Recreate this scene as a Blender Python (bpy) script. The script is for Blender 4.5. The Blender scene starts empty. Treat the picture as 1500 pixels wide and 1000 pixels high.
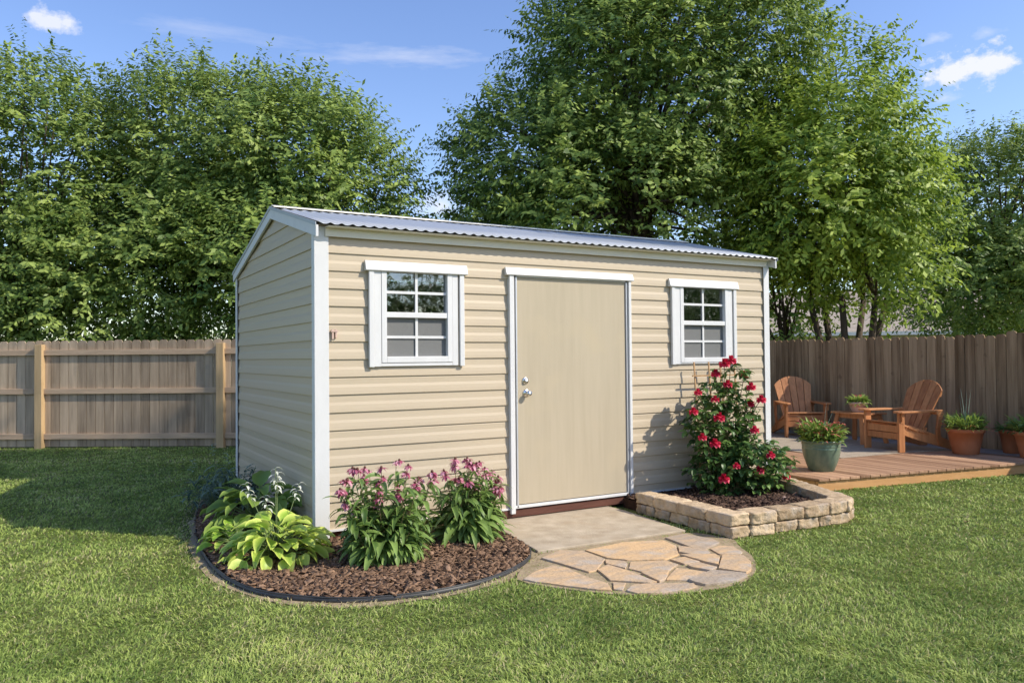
import bpy, math, random
import numpy as np
from mathutils import Vector, Matrix, noise
R_=random.Random(7); NR=np.random.default_rng(11)
sc=bpy.context.scene; COL=sc.collection
PI=math.pi
# ------------------------------------------------------------------ camera
F_PX,PITCH,ROLL,YAW=1155.16,.01929,-.00912,1.04296
CAM=np.array([-1.7794,-6.0607,1.45])
fw=Vector((math.cos(YAW),math.sin(YAW),0)); rt=Vector((math.sin(YAW),-math.cos(YAW),0)); up=Vector((0,0,1))
F=fw*math.cos(PITCH)+up*math.sin(PITCH); U=-fw*math.sin(PITCH)+up*math.cos(PITCH)
c,s=math.cos(ROLL),math.sin(ROLL)
Rr=rt*c+U*s*1.0; Uu=-rt*s+U*c
# image x axis = c*rt - s*(-U)... built so that a positive horizon slope matches the photograph
Rr=(rt*c+U*s); Uu=(U*c-rt*s)
cam=bpy.data.cameras.new('camera'); co=bpy.data.objects.new('camera',cam); COL.objects.link(co)
M=Matrix((Rr,Uu,-F)).transposed().to_4x4(); M.translation=Vector(CAM.tolist()); co.matrix_world=M
cam.sensor_width=36; cam.lens=36*F_PX/1500; cam.clip_end=2000; cam.clip_start=.05
sc.camera=co
cy_=sc.cycles; cy_.use_adaptive_sampling=True; cy_.adaptive_threshold=.02; cy_.max_bounces=6; cy_.diffuse_bounces=3; cy_.glossy_bounces=2; cy_.transmission_bounces=3; cy_.transparent_max_bounces=6
# ------------------------------------------------------------------ sun and sky
SA,SE=math.radians(43),math.radians(40)
sund=Vector((math.sin(SA)*math.cos(SE),-math.cos(SA)*math.cos(SE),math.sin(SE)))
sl=bpy.data.lights.new('sun','SUN'); sl.energy=3.3; sl.angle=math.radians(.55); sl.color=(1,.925,.80)
so=bpy.data.objects.new('sun',sl); COL.objects.link(so); so.rotation_euler=sund.to_track_quat('Z','Y').to_euler()
wd=bpy.data.worlds.new('World'); sc.world=wd; wd.use_nodes=True
nt=wd.node_tree; N=nt.nodes; L=nt.links; N.clear()
def nd(tree,t,**k):
    n=tree.nodes.new(t)
    for a,b in k.items():
        if a.startswith('i_'): n.inputs[a[2:].replace('_',' ')].default_value=b
        else: setattr(n,a,b)
    return n
sky=nd(nt,'ShaderNodeTexSky',sky_type='NISHITA',sun_disc=False,sun_elevation=SE,sun_rotation=math.atan2(sund.x,sund.y),air_density=1.0,dust_density=.6,ozone_density=1.6,altitude=50)
hs=nd(nt,'ShaderNodeHueSaturation'); hs.inputs['Saturation'].default_value=1.12; hs.inputs['Hue'].default_value=.512
L.new(sky.outputs[0],hs.inputs['Color'])
tc=nd(nt,'ShaderNodeTexCoord')
def mth(op,a,b=None,clamp=False,tree=nt):
    n=tree.nodes.new('ShaderNodeMath'); n.operation=op; n.use_clamp=clamp
    for i,v in enumerate((a,b)):
        if v is None: continue
        if isinstance(v,(int,float)): n.inputs[i].default_value=v
        else: tree.links.new(v,n.inputs[i])
    return n.outputs[0]
def cloud(dv,sx,sy,scale,thr,gain,op,stretch=1.0,seed=0.0):
    d=Vector(dv).normalized(); r=d.cross(Vector((0,0,1))).normalized(); u=r.cross(d)
    def dot(v):
        n=nd(nt,'ShaderNodeVectorMath',operation='DOT_PRODUCT'); L.new(tc.outputs['Generated'],n.inputs[0]); n.inputs[1].default_value=v; return n.outputs['Value']
    a=mth('DIVIDE',dot(r),sx); b=mth('DIVIDE',dot(u),sy)
    r2=mth('ADD',mth('MULTIPLY',a,a),mth('MULTIPLY',b,b))
    fall=mth('SUBTRACT',1.0,mth('MULTIPLY',mth('SQRT',r2),.9))
    cmb=nd(nt,'ShaderNodeCombineXYZ'); L.new(mth('MULTIPLY',dot(r),scale/stretch),cmb.inputs[0]); L.new(mth('MULTIPLY',dot(u),scale),cmb.inputs[1]); cmb.inputs[2].default_value=seed
    nz=nd(nt,'ShaderNodeTexNoise'); nz.inputs['Scale'].default_value=1; nz.inputs['Detail'].default_value=7; nz.inputs['Roughness'].default_value=.62
    L.new(cmb.outputs[0],nz.inputs['Vector'])
    m=mth('MULTIPLY',mth('SUBTRACT',mth('ADD',mth('MULTIPLY',fall,.75),nz.outputs[0]),thr),gain,clamp=True)
    front=mth('GREATER_THAN',dot(d),.3)
    return mth('MULTIPLY',mth('MULTIPLY',m,op),front)
cl=[cloud((.8353,.4624,.299),.10,.042,46,.90,6,.97,1.3,1.3),
    cloud((.8085,.4884,.3334),.06,.02,60,1.0,2.5,.55,1.8,4.1),
    cloud((.845,.455,.335),.04,.016,60,1.0,2.5,.45,1.8,8.1),
    cloud((.822,.495,.272),.06,.014,60,.98,2.5,.6,1.8,9.4),
    cloud((-.0016,.9374,.352),.052,.026,52,.90,4.5,.85,1.3,2.2),
    cloud((.3553,.8616,.3555),.20,.024,70,.88,2.2,.42,5,3.0),
    cloud((.15,.93,.37),.19,.020,60,.90,1.8,.32,5,5.5),
    cloud((.4165,.8882,.190),.05,.03,34,.82,2.5,.75,1.5,6.0),
    cloud((.56,.80,.16),.12,.05,24,.9,2.0,.6,2,7.7)]
acc=cl[0]
for q in cl[1:]: acc=mth('MAXIMUM',acc,q)
mx=nd(nt,'ShaderNodeMix',data_type='RGBA'); L.new(acc,mx.inputs['Factor']); L.new(hs.outputs[0],mx.inputs[6]); mx.inputs[7].default_value=(4.0,4.1,4.6,1)
bg=nd(nt,'ShaderNodeBackground'); bg.inputs[1].default_value=.15; L.new(mx.outputs[2],bg.inputs[0])
ow=nd(nt,'ShaderNodeOutputWorld'); L.new(bg.outputs[0],ow.inputs[0])
sc.view_settings.view_transform='Standard'; sc.view_settings.look='None'; sc.view_settings.exposure=0.64; sc.view_settings.gamma=1
# ------------------------------------------------------------------ materials
def mat(name,ca,cb,scale=(8,8,8),rough=.6,spec=.4,bump=0,bscale=60,tint=.5,trans=0,transcol=None,detail=4,cc=None,ccs=1.2,ccw=.5,metal=0,coord='Object',nmix=.5):
    """colour = mix(ca,cb, noise*nmix + tint*attribute); cc = third colour laid in patches"""
    m=bpy.data.materials.new(name); m.use_nodes=True; t=m.node_tree; t.nodes.clear()
    out=nd(t,'ShaderNodeOutputMaterial'); p=nd(t,'ShaderNodeBsdfPrincipled')
    tcn=nd(t,'ShaderNodeTexCoord'); mp=nd(t,'ShaderNodeMapping'); mp.inputs['Scale'].default_value=scale
    t.links.new(tcn.outputs[coord],mp.inputs[0])
    nz=nd(t,'ShaderNodeTexNoise'); nz.inputs['Scale'].default_value=1; nz.inputs['Detail'].default_value=detail; nz.inputs['Roughness'].default_value=.6
    at=nd(t,'ShaderNodeAttribute',attribute_name='tint')
    # shift noise per tint so that neighbouring boards never share their grain
    ad=nd(t,'ShaderNodeVectorMath',operation='ADD'); sm=nd(t,'ShaderNodeVectorMath',operation='SCALE'); sm.inputs['Scale'].default_value=37.0 if tint>.01 and not trans else 0
    t.links.new(at.outputs['Color'],sm.inputs[0]); t.links.new(mp.outputs[0],ad.inputs[0]); t.links.new(sm.outputs[0],ad.inputs[1]); t.links.new(ad.outputs[0],nz.inputs[0])
    f=mth('ADD',mth('MULTIPLY',mth('SUBTRACT',nz.outputs[0],.5,tree=t),nmix*3.2,tree=t),mth('ADD',mth('MULTIPLY',mth('SUBTRACT',at.outputs['Fac'],.5,tree=t),tint*2,tree=t),.5,tree=t),clamp=True,tree=t)
    mxx=nd(t,'ShaderNodeMix',data_type='RGBA'); t.links.new(f,mxx.inputs['Factor']); mxx.inputs[6].default_value=(*ca,1); mxx.inputs[7].default_value=(*cb,1)
    col=mxx.outputs[2]
    if cc:
        n2=nd(t,'ShaderNodeTexNoise'); n2.inputs['Scale'].default_value=ccs; n2.inputs['Detail'].default_value=3
        t.links.new(tcn.outputs[coord],n2.inputs[0])
        g=mth('MULTIPLY',mth('SUBTRACT',n2.outputs[0],1-ccw,tree=t),5,clamp=True,tree=t)
        m2=nd(t,'ShaderNodeMix',data_type='RGBA'); t.links.new(g,m2.inputs['Factor']); t.links.new(col,m2.inputs[6]); m2.inputs[7].default_value=(*cc,1); col=m2.outputs[2]
    t.links.new(col,p.inputs['Base Color']); p.inputs['Roughness'].default_value=rough; p.inputs['Specular IOR Level'].default_value=spec; p.inputs['Metallic'].default_value=metal
    if bump:
        nb=nd(t,'ShaderNodeTexNoise'); nb.inputs['Scale'].default_value=bscale; nb.inputs['Detail'].default_value=5; t.links.new(tcn.outputs[coord],nb.inputs[0])
        bm=nd(t,'ShaderNodeBump'); bm.inputs['Strength'].default_value=bump; bm.inputs['Distance'].default_value=.01
        h=mth('ADD',nb.outputs[0],nz.outputs[0],tree=t); t.links.new(h,bm.inputs['Height']); t.links.new(bm.outputs[0],p.inputs['Normal'])
    sh=p.outputs[0]
    if trans:
        tr=nd(t,'ShaderNodeBsdfTranslucent')
        if transcol: tr.inputs[0].default_value=(*transcol,1)
        else: t.links.new(col,tr.inputs[0])
        ms=nd(t,'ShaderNodeMixShader'); ms.inputs[0].default_value=trans; t.links.new(sh,ms.inputs[1]); t.links.new(tr.outputs[0],ms.inputs[2]); sh=ms.outputs[0]
    t.links.new(sh,out.inputs[0])
    return m
m_siding=mat('vinyl_siding',(.50,.408,.285),(.55,.455,.325),(.7,.7,14),.42,.35,.12,3,tint=.25,nmix=.25)
m_white=mat('white_painted_wood',(.62,.615,.60),(.71,.705,.69),(9,9,3),.45,.4,.06,90,tint=0,nmix=.4)
m_cream=mat('cream_fascia',(.70,.66,.55),(.74,.70,.60),(3,3,3),.4,.4,0,tint=0,nmix=.3)
m_roof=mat('galvanised_sheet',(.40,.415,.43),(.49,.505,.52),(1.5,1.0,1.5),.34,.5,.03,40,tint=0,metal=.12,nmix=.5)
m_door=mat('tan_door_panel',(.42,.352,.245),(.495,.42,.30),(16,16,1.1),.6,.3,.08,120,tint=0,nmix=.45,cc=(.485,.405,.275),ccs=2.2,ccw=.45)
m_alu=mat('aluminium_edge',(.55,.56,.58),(.66,.67,.69),(5,5,5),.35,.5,0,tint=0,metal=.4)
m_chrome=mat('satin_steel',(.62,.60,.56),(.72,.70,.66),(20,20,20),.22,.5,0,tint=0,metal=1)
m_skid=mat('red_brown_timber',(.075,.028,.018),(.15,.062,.042),(3,30,30),.7,.3,.2,50,tint=0)
m_dark=mat('gap_shade',(.012,.012,.012),(.02,.02,.02),rough=.8,tint=0)  # near-black colour standing in for shade inside gaps
m_gable=m_siding
m_screen=mat('insect_screen',(.13,.13,.125),(.24,.24,.23),(260,260,420),.9,.1,0,tint=0,nmix=.7,detail=2)
m_fence=mat('weathered_cedar',(.20,.145,.095),(.58,.44,.30),(14,14,1.1),.85,.15,.3,70,tint=.28,nmix=.42,cc=(.37,.295,.215),ccs=3.2,ccw=.42)
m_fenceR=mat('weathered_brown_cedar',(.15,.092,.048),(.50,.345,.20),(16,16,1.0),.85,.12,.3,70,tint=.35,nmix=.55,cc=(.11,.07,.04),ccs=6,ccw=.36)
m_post=mat('pressure_treated_post',(.42,.28,.14),(.56,.40,.22),(20,20,1.5),.8,.2,.3,60,tint=.1,nmix=.5)
m_rail=mat('weathered_rail',(.38,.265,.17),(.58,.42,.28),(2,2,25),.8,.2,.3,60,tint=.1,nmix=.5)
m_chair=mat('cedar_stained',(.35,.135,.050),(.62,.285,.115),(20,20,3),.55,.35,.2,60,tint=.32,nmix=.5)
m_deck=mat('deck_boards',(.24,.13,.072),(.58,.35,.21),(22,1.3,22),.75,.25,.25,50,tint=.45,nmix=.4)
m_deckf=mat('deck_fascia',(.52,.27,.10),(.64,.36,.16),(2,20,20),.65,.3,.15,50,tint=.2,nmix=.5,cc=(.40,.24,.12),ccs=1.1,ccw=.3)
m_deckg=mat('weathered_grey_boards',(.26,.22,.20),(.38,.33,.30),(18,1.3,18),.8,.2,.2,50,tint=.4,nmix=.4)
m_rug=mat('pale_woven_rug',(.34,.275,.20),(.50,.42,.32),(60,60,60),.95,.05,.2,200,tint=0,nmix=.8,cc=(.33,.27,.21),ccs=7,ccw=.5)
m_slab=mat('aged_concrete',(.33,.265,.185),(.56,.47,.35),(6,6,6),.85,.15,.35,50,tint=0,nmix=.55,cc=(.40,.31,.21),ccs=2.6,ccw=.47,detail=8)
m_stone=mat('tumbled_block',(.32,.225,.135),(.66,.50,.32),(16,16,16),.85,.2,1.0,45,tint=.35,nmix=.6,cc=(.46,.41,.36),ccs=6,ccw=.42,detail=9)
m_flag=mat('flagstone',(.38,.305,.23),(.63,.42,.225),(5,14,9),.8,.2,.8,30,tint=.55,nmix=.75,cc=(.44,.40,.35),ccs=4.2,ccw=.46,detail=8)
m_mulch=mat('bark_mulch',(.070,.040,.025),(.36,.225,.14),(30,30,30),.85,.15,.3,80,tint=.5,nmix=.3)
m_mulchd=mat('dark_mulch',(.04,.024,.018),(.19,.12,.085),(30,30,30),.9,.1,.3,80,tint=.5,nmix=.3)
m_soil=mat('dark_soil',(.03,.017,.011),(.085,.045,.03),(25,25,25),.95,.05,.5,60,tint=0)
m_drysoil=mat('dry_soil',(.26,.20,.125),(.42,.33,.21),(20,20,20),.95,.05,.5,70,tint=0,nmix=.6,cc=(.20,.17,.08),ccs=9,ccw=.45)
m_edge=mat('black_edging',(.022,.023,.024),(.06,.06,.06),(6,6,6),.5,.4,0,tint=0)
m_lawn=mat('lawn_base',(.075,.10,.03),(.17,.18,.06),(3,3,3),.95,.05,.4,60,tint=0,nmix=.6,cc=(.15,.13,.05),ccs=1.1,ccw=.36,detail=9)
m_bark=mat('tree_bark',(.05,.038,.028),(.13,.10,.075),(12,12,2),.9,.1,.5,20,tint=0)
def leafm(n,a,b,tr=.35,rough=.5,tint=.6,spec=.35,**k): return mat(n,a,b,(.9,.9,.9),rough,spec,0,tint=tint,trans=tr,nmix=.35,detail=2,**k)
m_lA=leafm('leaves_mid_green',(.085,.155,.030),(.370,.465,.110))
m_lB=leafm('leaves_bright_green',(.105,.190,.024),(.46,.57,.09),.4)
m_lC=leafm('leaves_deep_green',(.080,.150,.030),(.370,.475,.105))
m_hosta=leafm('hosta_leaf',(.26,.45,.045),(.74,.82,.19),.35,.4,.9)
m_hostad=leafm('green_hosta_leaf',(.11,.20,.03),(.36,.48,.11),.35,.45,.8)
m_blue=leafm('grey_green_leaf',(.06,.11,.065),(.36,.46,.36),.25,.5,.9)
m_lance=leafm('lance_leaf',(.065,.13,.028),(.29,.42,.11),.3,.42,.7)
m_rosel=leafm('rose_leaf',(.038,.090,.026),(.19,.31,.075),.25,.38,.7)
m_stem=mat('green_stem',(.10,.16,.05),(.20,.24,.09),tint=0)
m_rstem=mat('reddish_stem',(.16,.10,.06),(.20,.20,.08),tint=0)
m_pink=leafm('pink_petal',(.46,.10,.18),(.80,.42,.50),.35,.5,.9)
m_red=leafm('crimson_petal',(.46,.008,.04),(.84,.06,.13),.3,.45,.9)
m_whitep=leafm('white_petal',(.62,.64,.5),(.85,.85,.78),.3,.6,.5)
m_coral=leafm('coral_petal',(.62,.14,.09),(.80,.30,.25),.3,.6,.8)
m_bamboo=mat('bamboo_stake',(.34,.19,.08),(.50,.31,.15),(30,30,4),.6,.3,0,tint=.2)
m_green=mat('glazed_green_ceramic',(.06,.115,.085),(.19,.25,.17),(9,9,4),.34,.5,.1,14,tint=0,nmix=.8,cc=(.30,.29,.18),ccs=7,ccw=.42,detail=6)
m_terra=mat('terracotta',(.36,.12,.05),(.50,.20,.095),(5,5,5),.75,.25,.1,50,tint=.3,nmix=.5,cc=(.50,.27,.16),ccs=4,ccw=.38)
m_pale=mat('pale_terracotta',(.50,.34,.27),(.64,.47,.39),(5,5,5),.75,.25,.1,50,tint=0,nmix=.5)
m_shingle=mat('roof_shingles',(.30,.25,.20),(.44,.37,.30),(1.2,1.2,12),.9,.1,.3,30,tint=0)
m_hwall=mat('cream_siding',(.55,.50,.36),(.62,.57,.42),(.5,.5,10),.6,.2,0,tint=0)
# grass: two attributes, random tint and dryness
def grassmat():
    m=bpy.data.materials.new('grass_blades'); m.use_nodes=True; t=m.node_tree; t.nodes.clear()
    out=nd(t,'ShaderNodeOutputMaterial'); p=nd(t,'ShaderNodeBsdfPrincipled'); p.inputs['Roughness'].default_value=.55; p.inputs['Specular IOR Level'].default_value=.25
    a=nd(t,'ShaderNodeAttribute',attribute_name='tint'); b=nd(t,'ShaderNodeAttribute',attribute_name='dry')
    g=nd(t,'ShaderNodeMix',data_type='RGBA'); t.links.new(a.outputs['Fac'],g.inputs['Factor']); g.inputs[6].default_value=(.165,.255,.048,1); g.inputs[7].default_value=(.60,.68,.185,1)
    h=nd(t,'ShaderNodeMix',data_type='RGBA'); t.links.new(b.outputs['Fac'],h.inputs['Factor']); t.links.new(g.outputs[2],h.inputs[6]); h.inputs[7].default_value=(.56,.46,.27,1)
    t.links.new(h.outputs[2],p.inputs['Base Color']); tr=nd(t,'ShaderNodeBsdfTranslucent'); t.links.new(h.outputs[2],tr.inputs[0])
    ms=nd(t,'ShaderNodeMixShader'); ms.inputs[0].default_value=.3; t.links.new(p.outputs[0],ms.inputs[1]); t.links.new(tr.outputs[0],ms.inputs[2]); t.links.new(ms.outputs[0],out.inputs[0]); return m
m_grass=grassmat()
def glassmat():
    m=bpy.data.materials.new('window_glass'); m.use_nodes=True; t=m.node_tree; t.nodes.clear()
    out=nd(t,'ShaderNodeOutputMaterial'); g=nd(t,'ShaderNodeBsdfGlossy'); g.inputs['Roughness'].default_value=.015; g.inputs['Color'].default_value=(.9,.95,1,1)
    tr=nd(t,'ShaderNodeBsdfTransparent'); tr.inputs[0].default_value=(.55,.6,.62,1); fr=nd(t,'ShaderNodeFresnel'); fr.inputs[0].default_value=1.55
    tcx=nd(t,'ShaderNodeTexCoord'); nz=nd(t,'ShaderNodeTexNoise'); nz.inputs['Scale'].default_value=7; nz.inputs['Detail'].default_value=1; bm=nd(t,'ShaderNodeBump'); bm.inputs['Strength'].default_value=.12; bm.inputs['Distance'].default_value=.02
    t.links.new(tcx.outputs['Object'],nz.inputs[0]); t.links.new(nz.outputs[0],bm.inputs['Height']); t.links.new(bm.outputs[0],g.inputs['Normal'])
    ms=nd(t,'ShaderNodeMixShader'); t.links.new(mth('ADD',mth('MULTIPLY',fr.outputs[0],3.2,tree=t),.06,clamp=True,tree=t),ms.inputs[0]); t.links.new(tr.outputs[0],ms.inputs[1]); t.links.new(g.outputs[0],ms.inputs[2]); t.links.new(ms.outputs[0],out.inputs[0]); return m
m_glass=glassmat()
# ------------------------------------------------------------------ object helpers
def tag(o,label=None,cat=None,group=None,kind=None):
    if label: o['label']=label
    if cat: o['category']=cat
    if group: o['group']=group
    if kind: o['kind']=kind
    return o
def thing(name,label,cat,loc=(0,0,0),rz=0,group=None):
    o=bpy.data.objects.new(name,None); COL.objects.link(o); o.location=loc; o.rotation_euler=(0,0,rz); o.empty_display_size=.1
    return tag(o,label,cat,group)
class MB:
    def __init__(s): s.v=[];s.f=[];s.t=[]
    def add(s,vs,fs,t=.5):
        b=len(s.v); s.v+=[tuple(x) for x in vs]; s.f+=[tuple(b+i for i in f) for f in fs]
        s.t+= list(t) if hasattr(t,'__len__') else [t]*len(vs)
        return s
    def box(s,x0,x1,y0,y1,z0,z1,t=.5):
        return s.add([(x0,y0,z0),(x1,y0,z0),(x1,y1,z0),(x0,y1,z0),(x0,y0,z1),(x1,y0,z1),(x1,y1,z1),(x0,y1,z1)],[(0,3,2,1),(4,5,6,7),(0,1,5,4),(1,2,6,5),(2,3,7,6),(3,0,4,7)],t)
    def beam(s,a,b,w,h,t=.5,side=None,w2=None,h2=None):
        """bar from a to b, w across (side), h in the third direction"""
        a=Vector(a);b=Vector(b);d=(b-a).normalized()
        sd=Vector(side) if side else (d.cross(Vector((0,0,1))) if abs(d.z)<.99 else Vector((1,0,0)))
        sd=(sd-d*sd.dot(d)).normalized(); u=sd.cross(d).normalized(); w2=w2 or w; h2=h2 or h
        vs=[a+sd*sx*w/2+u*sz*h/2 for sx,sz in((-1,-1),(1,-1),(1,1),(-1,1))]+[b+sd*sx*w2/2+u*sz*h2/2 for sx,sz in((-1,-1),(1,-1),(1,1),(-1,1))]
        return s.add(vs,[(3,2,1,0),(4,5,6,7),(0,1,5,4),(1,2,6,5),(2,3,7,6),(3,0,4,7)],t)
    def tube(s,pts,rad,n=8,t=.5):
        pts=[Vector(p) for p in pts]; rad=rad if hasattr(rad,'__len__') else [rad]*len(pts)
        vs=[];fs=[];ref=Vector((.3,.9,.1))
        for i,p in enumerate(pts):
            d=(pts[min(i+1,len(pts)-1)]-pts[max(i-1,0)]).normalized()
            if i==0:
                x=d.cross(ref).normalized()
            else: x=(x-d*x.dot(d)).normalized()
            y=d.cross(x)
            for k in range(n):
                a=2*PI*k/n; vs.append(p+(x*math.cos(a)+y*math.sin(a))*rad[i])
        for i in range(len(pts)-1):
            for k in range(n):
                fs.append((i*n+k,i*n+(k+1)%n,(i+1)*n+(k+1)%n,(i+1)*n+k))
        fs.append(tuple(range(n-1,-1,-1))); fs.append(tuple(len(vs)-n+k for k in range(n)))
        return s.add(vs,fs,t)
    def lathe(s,prof,n=32,c=(0,0,0),t=.5):
        vs=[];fs=[]
        for r,z in prof:
            for k in range(n):
                a=2*PI*k/n; vs.append((c[0]+r*math.cos(a),c[1]+r*math.sin(a),c[2]+z))
        for i in range(len(prof)-1):
            for k in range(n): fs.append((i*n+k,i*n+(k+1)%n,(i+1)*n+(k+1)%n,(i+1)*n+k))
        fs.append(tuple(range(n-1,-1,-1))); fs.append(tuple(len(vs)-n+k for k in range(n)))
        return s.add(vs,fs,t)
    def prism(s,poly,z0,z1,t=.5):
        n=len(poly)
        if sum(poly[i][0]*poly[(i+1)%n][1]-poly[(i+1)%n][0]*poly[i][1] for i in range(n))<0: poly=poly[::-1]
        vs=[(x,y,z0) for x,y in poly]+[(x,y,z1) for x,y in poly]
        return s.add(vs,[tuple(range(n-1,-1,-1)),tuple(range(n,2*n))]+[(i,(i+1)%n,n+(i+1)%n,n+i) for i in range(n)],t)
    def extrude(s,prof,axis,a0,a1,t=.5,closed=True):
        """profile of (p,q) in the plane across axis ('x': p=y,q=z ; 'y': p=x,q=z)"""
        n=len(prof)
        f=(lambda p,q,a:(a,p,q)) if axis=='x' else (lambda p,q,a:(p,a,q))
        vs=[f(p,q,a0) for p,q in prof]+[f(p,q,a1) for p,q in prof]
        fs=[(i,(i+1)%n,n+(i+1)%n,n+i) for i in range(n if closed else n-1)]
        if closed: fs+=[tuple(range(n-1,-1,-1)),tuple(range(n,2*n))]
        return s.add(vs,fs,t)
    def ribbon(s,base,az,el,Ln,W,droop,n=6,fold=.25,shape='lance',tw=0,tm=None,t0=.5,twist=0):
        """a leaf: arching midrib, two blades folded up; vertex tint: tm=(centre,margin)"""
        p=Vector(base); h=Vector((math.cos(az),math.sin(az),0)); sd0=Vector((-math.sin(az),math.cos(az),0))
        vs=[];ts=[];fs=[]
        for i in range(n+1):
            u=i/n; e=el-droop*u
            d=h*math.cos(e)+Vector((0,0,math.sin(e)))
            if i: p=p+d*(Ln/n)
            nm=-h*math.sin(e)+Vector((0,0,math.cos(e)))
            sd=(sd0*math.cos(twist)+nm*math.sin(twist))
            if shape=='lance': w=W*(math.sin(PI*min(1,u**.8))**.8)*.5+.0015
            elif shape=='ovate': w=W*.5*(0.06 if u<.14 else max(.02,math.sin(PI*((u-.14)/.86)**.72))**.75)
            else: w=W*.5*(1-u**2.2)+.0006
            wav=math.sin(i*2.1+az*5)*W*.04*tw
            vs+=[p+sd*w+nm*(w*fold+wav),p+sd*w*.55+nm*(w*fold*.35),p,p-sd*w*.55+nm*(w*fold*.35),p-sd*w+nm*(w*fold-wav)]
            a,b=tm or (t0,t0); ts+=[b,a+(b-a)*.25,a,a+(b-a)*.25,b]
            if i:
                for k in range(4): fs.append(((i-1)*5+k,(i-1)*5+k+1,i*5+k+1,i*5+k))
        s.add(vs,fs,ts); return p
    def build(s,name,m,parent=None,smooth=False,bevel=0,seg=2):
        me=bpy.data.meshes.new(name); me.from_pydata(s.v,[],s.f)
        a=me.attributes.new('tint','FLOAT','POINT'); a.data.foreach_set('value',np.array(s.t,dtype=np.float32))
        me.materials.append(m)
        if smooth: me.polygons.foreach_set('use_smooth',[True]*len(me.polygons))
        me.update(); o=bpy.data.objects.new(name,me); COL.objects.link(o)
        if parent: o.parent=parent
        if bevel:
            b=o.modifiers.new('bevel','BEVEL'); b.width=bevel; b.segments=seg; b.limit_method='ANGLE'; b.angle_limit=math.radians(40)
        return o
def np_mesh(name,V,Fq,m,parent=None,attrs=None,smooth=False):
    """V (n,3), Fq (m,k) index array of k-gons"""
    me=bpy.data.meshes.new(name); me.vertices.add(len(V)); me.vertices.foreach_set('co',V.astype(np.float32).ravel())
    k=Fq.shape[1]; me.loops.add(Fq.size); me.loops.foreach_set('vertex_index',Fq.astype(np.int32).ravel())
    me.polygons.add(len(Fq)); me.polygons.foreach_set('loop_start',(np.arange(len(Fq))*k).astype(np.int32)); me.polygons.foreach_set('loop_total',np.full(len(Fq),k,dtype=np.int32))
    if smooth: me.polygons.foreach_set('use_smooth',np.ones(len(Fq),dtype=bool))
    for n_,a_ in (attrs or {}).items():
        at=me.attributes.new(n_,'FLOAT','POINT'); at.data.foreach_set('value',a_.astype(np.float32))
    me.materials.append(m); me.update(calc_edges=True); o=bpy.data.objects.new(name,me); COL.objects.link(o)
    if parent: o.parent=parent
    return o
def inpoly(x,y,poly):
    ins=np.zeros(x.shape,bool); n=len(poly)
    for i in range(n):
        x0,y0=poly[i];x1,y1=poly[(i+1)%n]
        cnd=((y0>y)!=(y1>y)); xi=(x1-x0)*(y-y0)/((y1-y0) if y1!=y0 else 1e-9)+x0
        ins^=cnd&(x<xi)
    return ins
def distpoly(x,y,poly,closed=True):
    d=np.full(x.shape,1e9); n=len(poly)
    for i in range(n if closed else n-1):
        x0,y0=poly[i];x1,y1=poly[(i+1)%n]; dx,dy=x1-x0,y1-y0
        t=np.clip(((x-x0)*dx+(y-y0)*dy)/(dx*dx+dy*dy+1e-12),0,1); d=np.minimum(d,np.hypot(x-x0-t*dx,y-y0-t*dy))
    return d
def smoothpoly(P,it=2,closed=True):
    for _ in range(it):
        Q=[];n=len(P)
        for i in range(n if closed else n-1):
            a,b=P[i],P[(i+1)%n]; Q+=[(.75*a[0]+.25*b[0],.75*a[1]+.25*b[1]),(.25*a[0]+.75*b[0],.25*a[1]+.75*b[1])]
        if not closed: Q=[P[0]]+Q+[P[-1]]
        P=Q
    return P
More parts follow.
